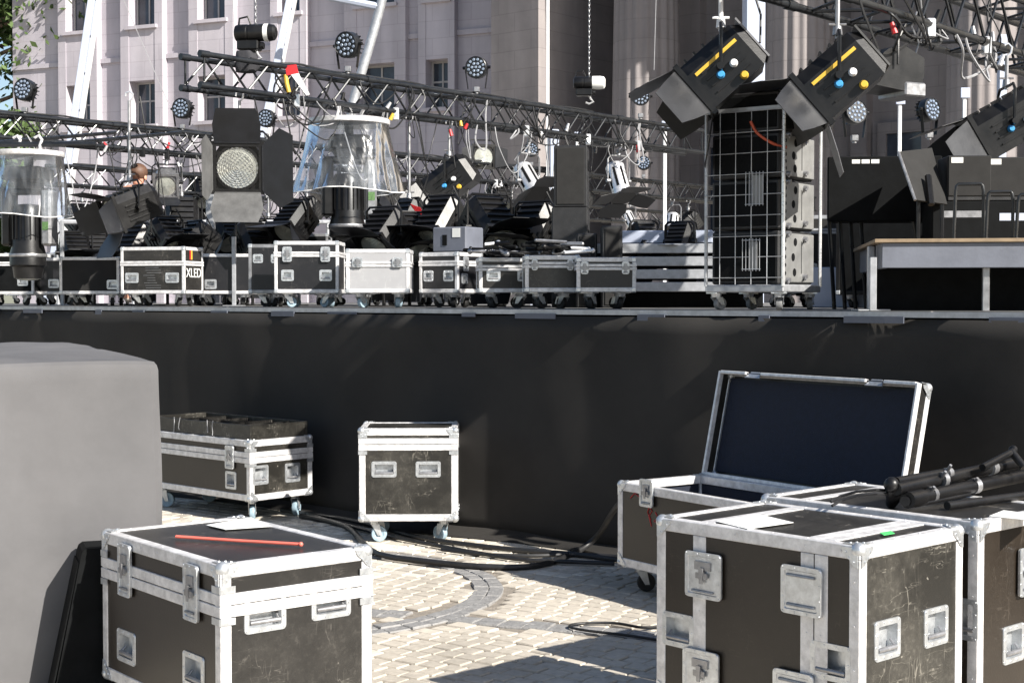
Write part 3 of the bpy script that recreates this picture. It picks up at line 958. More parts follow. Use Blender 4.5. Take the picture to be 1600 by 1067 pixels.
# lid: local frame hinged on the far top edge, tilted back
TL = R(12.5); LH = 0.60; LT = 0.10
hg = Matrix.Translation((0, DO/2+0.004, tp+0.006)) @ Matrix.Rotation(-TL, 4, 'X')
lid = bpy.data.objects.new('lid', None); C.objects.link(lid); lid.parent = caseO; lid.matrix_local = hg
mb = MB(); mb.box(-WO/2, WO/2, LT-0.009, LT, 0, LH)
mb.box(-WO/2, -WO/2+.009, 0.01, LT-0.009, 0, LH); mb.box(WO/2-.009, WO/2, 0.01, LT-0.009, 0, LH)
mb.box(-WO/2+.009, WO/2-.009, 0.01, LT-0.009, 0, .009); mb.box(-WO/2+.009, WO/2-.009, 0.01, LT-0.009, LH-.009, LH)
mb.build('lid_shell', M['lam'], lid)
mb = MB(); mb.box(-WO/2+.03, WO/2-.03, LT-0.03, LT-0.0092, .03, LH-.03); mb.build('lid_lining', M['foam'], lid)
for (a,b,c,d,e,f) in ((-WO/2-.004, -WO/2+.012, -.004, .028, 0, LH), (WO/2-.012, WO/2+.004, -.004, .028, 0, LH), (-WO/2+.012, WO/2-.012, -.004, .028, -.004, .016),
                      (-WO/2+.012, -WO/2+.22, -.004, .028, LH-.014, LH+.004), (-WO/2+.34, WO/2-.34, -.004, .028, LH-.014, LH+.004), (WO/2-.22, WO/2-.012, -.004, .028, LH-.014, LH+.004),
                      (-WO/2-.004, -WO/2+.012, LT-.028, LT+.004, 0, LH), (WO/2-.012, WO/2+.004, LT-.028, LT+.004, 0, LH), (-WO/2+.012, WO/2-.012, LT-.028, LT+.004, LH-.014, LH+.004), (-WO/2+.012, WO/2-.012, LT-.028, LT+.004, -.004, .016)):
    mb = MB(); mb.chbox(a,b,c,d,e,f,0.003); mb.build('lid_profile', M['alu'], lid)
for xx in (-WO/2+.28, WO/2-.28):
    mb = MB(); mb.plate([(xx-.06,-.003,LH-.03),(xx+.06,-.003,LH-.03),(xx+.035,.02,LH+.006),(xx-.035,.02,LH+.006)], .004); mb.build('catch_plate', M['zinc'], lid)
for sx in (-1, 1):
    for sz in (0, 1):
        link_mesh('lid_corner', corner_mesh(0.058, True), lid, M=Matrix.Translation((sx*WO/2, LT, LH*sz)) @ Matrix.Diagonal((sx, 1, 1 if sz else -1, 1)))
# red marker scribble on the front panel
def on_face(px, py, obj_o, yaw, half):
    MW = Matrix.Translation((obj_o[0], obj_o[1], 0)) @ Matrix.Rotation(yaw, 4, 'Z'); inv = MW.inverted()
    o = inv @ Vector((0,0,EYE)); e = inv.to_3x3() @ ray(px, py)
    t_ = (-half-o.y)/e.y
    return o+e*t_
scr = [[(985,778),(992,770),(999,776),(1006,768)], [(1013,775),(1015,790),(1012,800),(1017,812)], [(1016,776),(1012,788),(1019,798),(1014,806),(1018,822)], [(1024,800),(1028,808),(1022,814),(1030,818)]]
mb = MB()
for s_ in scr:
    mb.tube([on_face(p[0], p[1], oO, cO-math.pi/2, DO/2+0.0015) for p in s_], 0.0035, 5)
mb.build('marker_scribble', M['redink'], caseO)

# ---- middle small case in front of the skirt
oM = Vector((-0.685, 9.55+0.30))
caseM = flight_case('small upright black flight case standing alone in front of the stage skirt', 0.635, 0.50, 0.60, 0.15, oM, R(1.5),
    [('px','F','handle',600,733,0.165,0.105), ('px','F','handle',669,733,0.165,0.105)], lid=0.10, lam='lam2', wheel='wblue')

# ---- long case by the skirt at left
oG, yG = from_corner((-1.86, 10.42), 47, 1.30, 0.56)
caseG = flight_case('long black flight case by the skirt with a divided tray on top', 1.30, 0.56, 0.425, 0.165, oG, yG,
    [('px','F','latch',361,714,0.10,0.17), ('px','F','handle',361,750,0.13,0.13), ('px','R','handle',407,742,0.14,0.14), ('px','R','handle',457,738,0.14,0.14)], lid=0.12, lam='lamshaded', faces_lam={'R':'lam2'}, wheel='wblue')
tz = 0.165+0.425+0.006
tr = thing('divided_tray', 'scuffed black open tray with compartments on the long flight case', 'tray', (oG.x, oG.y, tz), yG)
tw, td, thh = 1.26, 0.52, 0.105
for (a,b,c,d) in ((-tw/2,tw/2,-td/2,-td/2+.014),(-tw/2,tw/2,td/2-.014,td/2),(-tw/2,-tw/2+.014,-td/2+.014,td/2-.014),(tw/2-.014,tw/2,-td/2+.014,td/2-.014)):
    mb = MB(); mb.chbox(a,b,c,d,0,thh,.003); mb.build('tray_side', M['lam2'], tr)
for xx in (-.36,-.08,.22,.42):
    mb = MB(); mb.box(xx-.006,xx+.006,-td/2+.014,td/2-.014,.01,thh-.012); mb.build('divider', M['lam'], tr)
mb = MB(); mb.box(-tw/2+.214,tw/2-.014,-.006,.006,.01,thh-.02); mb.build('divider', M['lam'], tr)
mb = MB(); mb.box(-tw/2+.01,tw/2-.01,-td/2+.01,td/2-.01,.0,.009); mb.build('tray_floor', M['lam'], tr)
mb = MB()
for (xx, l_) in ((-.30,.14), (-.24,.05), (.12,.05), (.18,.07)):
    mb.tube([(xx+rnd.uniform(-.02,.02), -td/2-.004, thh+.01), (xx, -td/2-.007, thh-.03), (xx+rnd.uniform(-.03,.03), -td/2-.007, thh-.05-l_*.4), (xx+.01, -td/2-.012, thh-.03-l_)], .003, 5)
mb.build('cord', M['cablew'], tr)

# ---- grey covered stack
gA = Vector((-1.466, 6.10)); gd = Vector((-0.916, -0.40)); gp = Vector((-0.40, 0.916)); GZ = 1.348
mb = MB(); ng, nv, nh = 40, 60, 40
gw, gl = 1.5, 2.5
def gpt(a, b, z): q = gA+gd*a+gp*b; return Vector((q.x, q.y, z))
# closed draped shell: parameter around perimeter and height
per = []
def rc(a, b): per.append((a, b))
cr = 0.03
for k in range(25): rc(cr+(gw-2*cr)*k/24, 0)
for k in range(1, 30): rc(gw, cr+(gl-2*cr)*k/29)
for k in range(25): rc(gw-cr-(gw-2*cr)*k/24, gl)
for k in range(1, 30): rc(0, gl-cr-(gl-2*cr)*k/29)
np_ = len(per)
hz = [0.01+ (GZ-0.05)*k/30 for k in range(31)] + [GZ-0.02, GZ-0.006]
rg = random.Random(5)
for z in hz:
    f = 1-z/GZ
    for k, (a, b) in enumerate(per):
        ca_, cb_ = a-gw/2, b-gl/2
        t_ = k/np_*2*math.pi
        wv = 0.010*math.exp(-((k-12+z*6)/1.6)**2)-0.008*math.exp(-((k-4-z*5)/1.1)**2)+0.007*math.exp(-((k-9-z*2)/0.9)**2)+0.012*f*math.sin(k*0.55)+0.010*math.sin(k*0.21+z*3)+0.006*math.sin(k*0.9+z*7)
        s_ = 1+0.03*f+wv*0.8
        if z > GZ-0.03: s_ *= 0.994 if z < GZ-0.01 else 0.982
        p = gpt(gw/2+ca_*s_, gl/2+cb_*s_, z+0.004*math.sin(k*.4))
        mb.v.append(p)
for j in range(len(hz)-1):
    for k in range(np_):
        m_ = (k+1) % np_
        mb.f.append([j*np_+k, (j+1)*np_+k, (j+1)*np_+m_, j*np_+m_])
# sagging top
b0 = (len(hz)-1)*np_
rings = 10
prev = [b0+k for k in range(np_)]
for r_ in range(1, rings+1):
    s_ = 0.982*(1-r_/(rings+0.0001))
    cur = []
    for k, (a, b) in enumerate(per):
        ca_, cb_ = a-gw/2, b-gl/2
        zz = GZ + 0.012*math.sin(ca_*s_*5+1)*math.sin(cb_*s_*4) + 0.02*(1-s_) + 0.004*math.sin(k*0.8)*s_
        cur.append(len(mb.v)); mb.v.append(gpt(gw/2+ca_*s_, gl/2+cb_*s_, zz))
    for k in range(np_):
        m_ = (k+1) % np_
        mb.f.append([prev[k], cur[k], cur[m_], prev[m_]])
    prev = cur
tag(mb.build('covered_stack', M['tarp'], smooth=24), 'tall equipment stack fully draped in plain grey canvas', 'covered stack')
# plain black wedge-shaped block beside it
mb = MB()
q0 = PZ(164, 1000, 0)
base = Vector((-1.615, 5.84))
gdv = Vector((0.93, 0.36)); gpv = Vector((-0.36, 0.93))
pr_ = [(-0.225, 0.0), (0.05, 0.0), (0.05, 0.625), (-0.085, 0.625), (-0.10, 0.615), (-0.106, 0.60)]
Mx = Matrix(((gdv.x, 0, -gpv.x, base.x), (gdv.y, 0, -gpv.y, base.y), (0, 1, 0, 0), (0, 0, 0, 1)))
# slightly rounded block
mb.prism(pr_, -0.10, 0.09, Mx)
wdg = thing('black_wedge', 'black wedge-shaped block between the grey covered stack and a flight case', 'speaker', (0,0,0))
mb.build('cabinet', M['matte'], wdg)
mb = MB(); mb.plate([Mx @ Vector(p) for p in ((-0.221,0.06,-0.10),(-0.114,0.57,-0.10),(-0.114,0.57,0.08),(-0.221,0.06,0.08))], 0.006); mb.build('grille', M['matte'], wdg)

# ---- folded lamp stands on the neighbour case
tS = 0.14+0.67+0.006
sw = thing('folded_stands', 'folded black tubular lamp stands lying on a flight case', 'lamp stand', (o2.x, o2.y, tS), 0)
def sp(px, py, z): return PZ(px, py, z) - Vector((o2.x, o2.y, tS))
def stub(a, b, r, nm, mt='blk'):
    mb = MB(); mb.tube([a, b], r, 12); mb.build(nm, M[mt], sw, smooth=40)
zt = tS
stub(sp(1425,779,zt+.035), sp(1640,735,zt+.05), .026, 'tube')
stub(sp(1418,781,zt+.034), sp(1440,776,zt+.035), .032, 'tube_end')
stub(sp(1400,764,zt+.075), sp(1590,722,zt+.10), .024, 'tube')
stub(sp(1400,752,zt+.10), sp(1478,738,zt+.105), .017, 'tube')
stub(sp(1535,730,zt+.12), sp(1585,704,zt+.16), .014, 'tube')
stub(sp(1580,705,zt+.16), sp(1600,730,zt+.10), .016, 'brace')
stub(sp(1430,789,zt+.012), sp(1515,772,zt+.016), .008, 'brace')
stub(sp(1480,790,zt+.014), sp(1640,768,zt+.014), .016, 'tube')
mb = MB()
a = sp(1393,757,zt+.09); b = sp(1392,788,zt+.005)
mb.tube([a, (a+b)/2+Vector((.012,0,0)), b], [.026,.034,.02], 10); mb.tube([(a+b)/2, sp(1420,781,zt+.03)], .014, 8)
mb.sphere(a, .03); mb.build('joint', M['blk'], sw, smooth=50)
mb = MB(); mb.sphere(sp(1583,703,zt+.16), .02); mb.cyl(sp(1420,778,zt+.03), sp(1414,783,zt+.03), .02, .02, 8); mb.build('knob', M['blk'], sw, smooth=50)
for (xa, ya, za, xb, yb, zb_, rr_) in ((1452,773,.037,1457,772,.037,.031),(1520,759,.042,1527,758,.043,.031),(1470,749,.086,1476,748,.087,.029),(1545,732,.095,1552,730,.096,.029),(1478,739,.105,1484,738,.105,.021)):
    mb = MB(); mb.cyl(sp(xa,ya,zt+za), sp(xb,yb,zt+zb_), rr_, None, 12); c_ = sp(xa,ya,zt+za); mb.cyl(c_, c_+Vector((.01,-.03,.035)), .008, .006, 8); mb.build('collar_clamp', M['steel'], sw, smooth=40)
mb = MB()
c0 = [sp(x,y,zt+z) for x,y,z in ((1393,772,.05),(1370,771,.06),(1340,774,.05),(1315,781,.03),(1300,790,.012))]
mb.tube(c0, .006, 6); mb.tube([p+Vector((.0,.02,.012)) for p in c0], .006, 6)
mb.build('cord', M['cable'], sw, smooth=50)
sheet('paper_sheet', [(1545,806),(1568,797),(1640,806),(1640,816)], tS, M['paper'], 'white card lying beside the folded lamp stands', 'paper')
sheet('white_label', [(1264,788),(1272,792),(1317,786),(1310,781)], 0.6, M['paper'], 'white edge card on the open case rim', 'paper') if False else None

# ---- cables on the ground
def cable(name, pts, r, mtl, label, cat='cable', n=6, group=None, sub=8):
    # Catmull-Rom through the points
    P_ = [Vector(p) for p in pts]; Q = []
    for i in range(len(P_)-1):
        p0 = P_[max(i-1,0)]; p1 = P_[i]; p2 = P_[i+1]; p3 = P_[min(i+2, len(P_)-1)]
        for k in range(sub):
            t_ = k/sub
            Q.append(0.5*((2*p1)+(p2-p0)*t_+(2*p0-5*p1+4*p2-p3)*t_*t_+(3*p1-p0-3*p2+p3)*t_**3))
    Q.append(P_[-1])
    mb = MB(); mb.tube(Q, r, n)
    return tag(mb.build(name, mtl, smooth=60), label, cat, group)
def gnd(px, py, z=0.02): return PZ(px, py, z)
cable('ground_cable', [gnd(470,806), gnd(540,822), gnd(585,862), gnd(660,876), gnd(760,885), gnd(840,883), gnd(900,862), gnd(935,835,.12), P(965,790,8.75), P(1010,760,8.55)], .019, M['cable'], 'thick black cable curving over the setts up to the open case')
cable('ground_cable', [gnd(440,796), gnd(560,815), gnd(650,838), gnd(720,849), gnd(820,860), gnd(900,866), gnd(990,878)], .017, M['cable'], 'black cable lying straight along the foot of the skirt')
cable('ground_cable', [gnd(480,803), gnd(600,835), gnd(700,855), gnd(800,872), gnd(860,876), gnd(960,880)], .014, M['cable'], 'black cable crossing the setts between the others')
cable('ground_cable', [gnd(690,858), gnd(760,866), gnd(830,868), gnd(905,866), gnd(960,869), gnd(1000,875)], .013, M['cable'], 'short black cable by the skirt hem beside the small case')
cable('ground_cable', [gnd(1045,1002,.012), gnd(980,992,.012), gnd(920,985,.012), gnd(890,979,.012), gnd(905,974,.012), gnd(960,973,.012), gnd(1010,980,.012), gnd(1060,972,.012)], .007, M['cable'], 'thin black cable loop on the sunlit setts')

# ================================================================== TRUSSES
def truss(label, p0, L_, w_, h_, zb, r=0.025, pitch=0.5, group='black lighting trusses'):
    yaw = math.atan2(VD.y, VD.x)
    root = thing('lighting_truss', label, 'truss', (p0[0], p0[1], zb), yaw, group)
    cm = MB(); cm.tube([(0,0,0),(L_,0,0)], r, 12); cme = cm.mesh('chord', M['truss'], 40)
    for y in (0, w_):
        for z in (0, h_):
            ch = link_mesh('chord', cme, root, (0, y, z))
    # couplings
    jm = MB(); jm.cyl((-.05,0,0),(.05,0,0),r*1.25,None,12); jme = jm.mesh('coupling', M['truss'], 40)
    x = 2.0
    xs = [0.03]
    while x < L_: xs.append(x); x += 2.0
    for x in xs:
        for y in (0, w_):
            for z in (0, h_):
                link_mesh('coupling', jme, root, (x, y, z))
    br = r*0.42
    n = int((L_+1e-6)/pitch)
    h = pitch/2
    ms = {}
    def bm(key, a, b):
        if key not in ms:
            mb = MB(); mb.tube([a, b], br, 6); ms[key] = mb.mesh('brace', M['truss'], 40)
        return ms[key]
    for k in range(n):
        for y in (0, w_):
            link_mesh('brace', bm('u', (0,0,0), (h,0,h_)), root, (k*pitch, y, 0))
            link_mesh('brace', bm('d', (0,0,h_), (h,0,0)), root, (k*pitch+h, y, 0))
        for z in (0, h_):
            link_mesh('brace', bm('c', (0,0,0), (h,w_,0)), root, (k*pitch, 0, z))
            link_mesh('brace', bm('e', (0,w_,0), (h,0,0)), root, (k*pitch+h, 0, z))
    for x in (0.03, L_-0.03):
        for y in (0, w_):
            link_mesh('brace', bm('v', (0,0,0), (0,0,h_)), root, (x, y, 0))
    return root
T1o = P(315, 140, 12.75); T1o.z = 0
T2o = P(-60, 213, 16.45); T2o.z = 0
T4o = P(90, 291, 19.3); T4o.z = 0
T3o = Vector((0.10, 6.75, 0))+VD*0.0
k3 = PZ(1460, 40, 3.40)           # a point on the near bottom chord
T3o = Vector((k3.x, k3.y, 0)) - VD*3.2
ZB1, ZB2, ZB3, ZB4 = 3.44, 3.44, 3.40, 3.10
truss('black truss with its open end carrying the hoist, lowest over the front cases', T1o, 7.75, 0.27, 0.27, ZB1)
truss('long black truss behind the covered moving lights', T2o, 19.0, 0.27, 0.27, ZB2)
truss('heavy black truss above the caged trolley and the stage riser', T3o, 6.3, 0.38, 0.38, ZB3, r=0.026)
truss('thin far black truss hung low behind the worker', T4o, 15.0, 0.25, 0.25, ZB4, r=0.022)
def tl(o, px, off=0.13):
    # point under a truss at a given picture column, on the truss centre line
    n_ = Vector((-VD.y, VD.x, 0))
    p = on_line(px, o+n_*off, VD)
    return p
TR = {'T1': (T1o, ZB1, .27), 'T2': (T2o, ZB2, .27), 'T3': (T3o, ZB3, .38), 'T4': (T4o, ZB4, .25)}

# ================================================================== LAMPS
def frame_from(d, roll=0.0):
    f = Vector(d).normalized()
    r_ = f.cross(Vector((0,0,1)))
    r_ = r_.normalized() if r_.length > 1e-3 else Vector((1,0,0))
    u_ = r_.cross(f)
    m_ = Matrix((r_, f, u_)).transposed().to_4x4()
    return m_ @ Matrix.Rotation(roll, 4, 'Y')
def hang_part(root, c, side, z_hook, Rm, pm='steel', ysc=1.0, yokemat='blk', up=None):
    """yoke, spigot pipe and hook clamp above a lamp; coordinates relative to root"""
    r_ = Vector((Rm[0][0], Rm[1][0], 0))
    r_ = r_.normalized() if r_.length > .1 else Vector((1,0,0))
    hgt = side*1.25*ysc
    u_ = Vector((0,0,1))
    a = r_*side; path = [-a*1.0, -a*1.0+u_*(hgt*.85), -a*.8+u_*hgt, a*.8+u_*hgt, a+u_*(hgt*.85), a]
    mb = MB(); mb.tube(path, 0.011, 6)
    for s_ in (-1, 1): mb.cyl(r_*(side*s_*.82), r_*(side*s_*1.12), .026, .022, 10)
    mb.build('yoke', M[yokemat], root, smooth=40)
    if z_hook is not None and z_hook > hgt+.02:
        mb = MB(); mb.cyl((0,0,hgt-.02), (0,0,z_hook-.04), .014, None, 8); mb.cyl((0,0,hgt+.0),(0,0,hgt+.05), .03, .025, 10)
        mb.cyl((-.05,0,hgt+.06),(.05,0,hgt+.06), .008, None, 6)
        mb.build('hanging_pipe', M[pm], root, smooth=40)
        mb = MB()
        mb.tube([(0.0,0,z_hook-.05),(.03,0,z_hook-.02),(.036,0,z_hook+.02),(.01,0,z_hook+.045),(-.03,0,z_hook+.03),(-.034,0,z_hook)], .009, 6)
        mb.build('hook_clamp', M['chrome'], root, smooth=40)
LAST = None
def fresnel(label, pos, aim, s, doors=(35,35,35,35), dl=1.0, z_hook=None, roll=0.0, knobs=True, lens='glassl', name='spotlight', doormats=None, tape=False, pm='steel', bodymat='blk', length=1.0, group='theatre spotlights with barn doors', ysc=1.0, gel=None, grid=False, bigs=None, rear=None):
    global LAST
    root = LAST = thing(name, label, 'spotlight', pos, 0, group)
    Rm = frame_from(aim, roll)
    hs = s/2
    ly = s*0.55*length
    # body: housing profile (x,z) extruded along y, rounded shoulders
    prof = [(-hs,-hs*.95),(hs,-hs*.95),(hs,hs*.55),(hs*.72,hs*.98),(-hs*.72,hs*.98),(-hs,hs*.55)]
    A = Matrix(((1,0,0,0),(0,0,1,0),(0,1,0,0),(0,0,0,1)))   # prism z -> local y
    mb = MB(); mb.prism([(p[0]*.96, p[1]*.96) for p in prof][::-1], -ly, ly*.9, Rm @ A)
    # tapered rear
    n = len(prof)
    vs = [(p[0]*.96, -ly, p[1]*.96) for p in prof]+[(p[0]*.74, -ly*1.25, p[1]*.74) for p in prof]
    mb.add(vs, [tuple(range(n, 2*n))]+[(i, (i+1) % n, n+(i+1) % n, n+i) for i in range(n)], Rm)
    mb.build('housing', M[bodymat], root)
    if rear:
        mb = MB(); mb.box(-hs*.78, hs*.78, -ly*1.25-.012, -ly*1.25-.001, -hs*.8, hs*.95, Rm); rp_ = mb.build('rear_panel', M[rear], root)
        mb = MB(); mb.box(-hs*.3, hs*.15, -ly*1.25-.0135, -ly*1.25-.0122, hs*.2, hs*.6, Rm); mb.box(hs*.1, hs*.5, -ly*1.25-.0135, -ly*1.25-.0122, -hs*.5, -hs*.1, Rm); mb.build('label_plate', M['paper'], rp_)
    mb = MB()
    for k in range(5):
        y = -ly*.8+ly*1.4*k/4
        mb.box(-hs*.7, hs*.7, y, y+s*.035, hs*.94, hs*1.06, Rm)
    for sx in (-1, 1):
        for k in range(4):
            z = -hs*.6+hs*.95*k/3.5
            mb.box(min(sx*hs*.95, sx*hs*1.03), max(sx*hs*.95, sx*hs*1.03), -ly*.7, ly*.55, z, z+s*.03, Rm)
    mb.build('cooling_fins', M[bodymat], root)
    yf = ly*.9
    mb = MB(); fw = hs*1.08
    mb.box(-fw, fw, yf, yf+s*.09, -fw, -hs*.86, Rm); mb.box(-fw, fw, yf, yf+s*.09, hs*.86, fw, Rm)
    mb.box(-fw, -hs*.86, yf, yf+s*.09, -hs*.86, hs*.86, Rm); mb.box(hs*.86, fw, yf, yf+s*.09, -hs*.86, hs*.86, Rm)
    mb.build('front_frame', M[bodymat], root)
    # lens: stepped rings
    Ml = Rm @ Matrix.Translation((0, yf+s*.012, 0)) @ Matrix.Rotation(R(-90), 4, 'X')
    pf = []
    for k in range(9):
        r1 = hs*.84*(1-k/9)
        pf += [(r1, s*.010*k), (r1*0.985, s*.010*k+s*.02)]
    pf.append((0.002, s*.1))
    mb = MB(); mb.lathe(pf, 28, Ml); mb.build('lens', M[lens], root, smooth=25)
    mb = MB(); mb.lathe([(hs*.84, -s*.02), (hs*.84, s*.05), (hs*.95, s*.05), (hs*.95, -s*.02)], 28, Ml); mb.build('lens_ring', M[bodymat], root, smooth=25)
    if grid:
        mb = MB()
        for k in range(-5, 6):
            x = hs*.84*k/6; q = math.sqrt(max(0, (hs*.84)**2-x*x))
            for a_ in (R(45), R(-45)):
                p_, q_ = Vector((x*math.cos(a_)+q*math.sin(a_), yf+s*.12, x*math.sin(a_)-q*math.cos(a_))), Vector((x*math.cos(a_)-q*math.sin(a_), yf+s*.12, x*math.sin(a_)+q*math.cos(a_)))
                mb.tube([Rm @ p_, Rm @ q_], .0022, 4)
        mb.build('wire_guard', M['steel'], root)
    yd = yf+s*.09
    hw = hs*1.02
    for k, (ang, dirv, tang) in enumerate(((doors[0], (0,0,1), (1,0,0)), (doors[1], (1,0,0), (0,0,1)), (doors[2], (0,0,-1), (1,0,0)), (doors[3], (-1,0,0), (0,0,1)))):
        if ang is None: continue
        o_ = Vector(dirv); t_ = Vector(tang); a_ = R(ang); l_ = s*.86*dl*(1.0 if k % 2 == 0 else .9)
        e_ = Vector((0, math.cos(a_), 0))+o_*math.sin(a_)
        b0_ = o_*hw+Vector((0, yd+.006, 0))
        big = bigs[k] if bigs else (1.22 if k % 2 == 0 else .80)
        q = [b0_-t_*hw*.92, b0_-t_*hw*big+e_*l_*.55, b0_-t_*hw*big*.82+e_*l_, b0_+t_*hw*big*.82+e_*l_, b0_+t_*hw*big+e_*l_*.55, b0_+t_*hw*.92]
        mb = MB(); mb.plate([Rm @ p for p in q], .003)
        mb.cyl(Rm @ (b0_-t_*hw*.9), Rm @ (b0_+t_*hw*.9), .007, None, 6)
        dm_ = (doormats or {}).get(k, 'door')
        mb.build('barn_door', M[dm_], root)
    if knobs:
        for (col, x, y, z) in (('blue', hs*1.02, ly*.15, -hs*.2), ('white', hs*1.02, -ly*.35, -hs*.2), ('yellow', hs*1.02, -ly*.35, -hs*.75)):
            for sx in (-1, 1):
                p0 = Rm @ Vector((sx*x, y, z)); p1 = Rm @ Vector((sx*(x+s*.10), y, z))
                mb = MB(); mb.cyl(p0, p1, s*.075, s*.05, 12); mb.build('knob', M[col], root, smooth=40)
    if tape:
        for sx in (-1, 1):
            mb = MB(); x = hs*.985; mb.box(min(sx*x, sx*(x+.003)), max(sx*x, sx*(x+.003)), -ly*.85, ly*.7, hs*.30, hs*.42, Rm); mb.build('yellow_tape', M['yellow'], root)
    if gel:
        mb = MB(); mb.box(-hs*.98, hs*.98, yd+.002, yd+.008, -hs*.98, hs*.98, Rm); mb.build('gel_frame', M[gel], root)
    hang_part(root, None, hs*1.2, z_hook, Rm, pm, ysc)
    # mains lead
    a = Rm @ Vector((0, -ly*1.25, 0)); b = Vector((s*.3, 0, (z_hook if z_hook else s)))
    mid = (a+b)/2+Vector((.10,.05,-s*.5))
    mb = MB(); mb.tube([a, a*1.25+Vector((0,0,-.04)), mid, b*.7+Vector((.08,0,0)), b], .007, 5); mb.build('mains_lead', M['cable'], root, smooth=60)
    return root
def silver_par(label, pos, aim, r_, L_, z_hook=None, doors=(60,60,60,60), group='silver cylinder lamps with barn doors', ring=True, body='chrome'):
    root = thing('par_lamp', label, 'spotlight', pos, 0, group)
    Rm = frame_from(aim)
    Ml = Rm @ Matrix.Rotation(R(-90), 4, 'X')
    mb = MB(); mb.lathe([(r_*.35,-L_*.55),(r_*.8,-L_*.53),(r_*.92,-L_*.48),(r_,-L_*.46),(r_,L_*.42),(r_*1.12,L_*.44),(r_*1.12,L_*.5)], 24, Ml); mb.build('can', M[body], root, smooth=35)
    mb = MB()
    for k in range(8):
        a = 2*math.pi*k/8
        Mk = Rm @ Matrix.Rotation(a, 4, 'Y')
        mb.box(-r_*.13, r_*.13, -L_*.34, L_*.26, r_*.97, r_*1.012, Mk)
    mb.build('vent_slots', M['matte'], root)
    mb = MB(); mb.lathe([(r_*1.1,L_*.5),(r_*1.35,L_*.5),(r_*1.35,L_*.56),(r_*1.1,L_*.56)], 24, Ml); mb.build('colour_frame', M['blk'], root, smooth=30)
    mb = MB(); mb.lathe([(r_*1.08,L_*.505),(r_*.6,L_*.53),(.002,L_*.545)], 24, Ml, cap=False); mb.build('lens', M['glassl'], root, smooth=30)
    hw = r_*1.3; yd = L_*.565
    for k, (ang, dirv, tang) in enumerate(((doors[0],(0,0,1),(1,0,0)),(doors[1],(1,0,0),(0,0,1)),(doors[2],(0,0,-1),(1,0,0)),(doors[3],(-1,0,0),(0,0,1)))):
        if ang is None: continue
        o_ = Vector(dirv); t_ = Vector(tang); a_ = R(ang); l_ = r_*2.2
        e_ = Vector((0, math.cos(a_), 0))+o_*math.sin(a_)
        b0_ = o_*hw*.9+Vector((0, yd, 0))
        big = 1.3 if k % 2 == 0 else .85
        q = [b0_-t_*hw*.85, b0_-t_*hw*big+e_*l_*.6, b0_-t_*hw*big*.8+e_*l_, b0_+t_*hw*big*.8+e_*l_, b0_+t_*hw*big+e_*l_*.6, b0_+t_*hw*.85]
        mb = MB(); mb.plate([Rm @ p for p in q], .003); mb.build('barn_door', M['door'], root)
    hang_part(root, None, r_*1.3, z_hook, Rm, 'steel', 1.6, 'steel')
    a = Rm @ Vector((0, -L_*.52, 0)); b = Vector((.05, 0, (z_hook or .4)))
    mb = MB(); mb.tube([a, a*1.3, (a+b)/2+Vector((-.14,0,-.1)), b], .006, 5); mb.build('mains_lead', M['cablew'], root, smooth=60)
    return root
led_mesh = {}
def led_par(label, base, aim, r_=0.115, up=True, yaw=0, h=0.22, group='round led lamps clamped on the trusses'):
    """short drum full of led lenses on a two-legged bracket standing on a truss chord"""
    root = thing('led_lamp', label, 'led lamp', base, 0, group)
    sg = 1 if up else -1
    c = Vector((0,0,sg*h))
    Rm = Matrix.Translation(c) @ frame_from(aim)
    key = (round(r_,3),)
    Ml = Rm @ Matrix.Rotation(R(-90), 4, 'X')
    mb = MB(); mb.lathe([(r_*.5,-r_*.95),(r_*.62,-r_*.9),(r_*.66,-r_*.55),(r_*.95,-r_*.4),(r_,-r_*.3),(r_,r_*.32),(r_*.95,r_*.36),(r_*.92,r_*.30)], 22, Ml)
    for k in range(16):
        Mk = Rm @ Matrix.Rotation(2*math.pi*k/16, 4, 'Y'); mb.box(-r_*.03, r_*.03, -r_*.85, -r_*.32, r_*.6, r_*.93, Mk)
    mb.build('drum', M['ledbody'], root, smooth=30)
    mb = MB()
    pts = [(0,0)]+[(r_*.36*math.cos(R(60*k)), r_*.36*math.sin(R(60*k))) for k in range(6)]+[(r_*.71*math.cos(R(30*k+15)), r_*.71*math.sin(R(30*k+15))) for k in range(12)]
    for (x, z) in pts:
        mb.cyl(Rm @ Vector((x, r_*.28, z)), Rm @ Vector((x, r_*.37, z)), r_*.15, r_*.10, 8)
    mb.build('led_lenses', M['led'], root, smooth=40)
    rx = Vector((Rm[0][0], Rm[1][0], 0)); rx = rx.normalized() if rx.length > .1 else Vector((1,0,0))
    for s_ in (-1, 1):
        mb = MB()
        p = rx*(s_*r_*1.08)
        w2 = Vector((-rx.y, rx.x, 0))*.016
        mb.plate([p*.75-w2, p*.75+w2, p*1.0+c+w2, p*1.0+c-w2], .004)
        mb.cyl(c+p*.95, c+p*1.2, .018, .016, 8)
        mb.build('bracket', M['blk'], root, smooth=40)
    mb = MB(); mb.chbox(-.03, .03, -.03, .03, -.035 if up else -.02, .02 if up else .035, .006); mb.cyl((0,0,-.05 if up else 0),(0,0,0 if up else .05), .02, None, 8); mb.build('clamp', M['steel'], root)
    return root

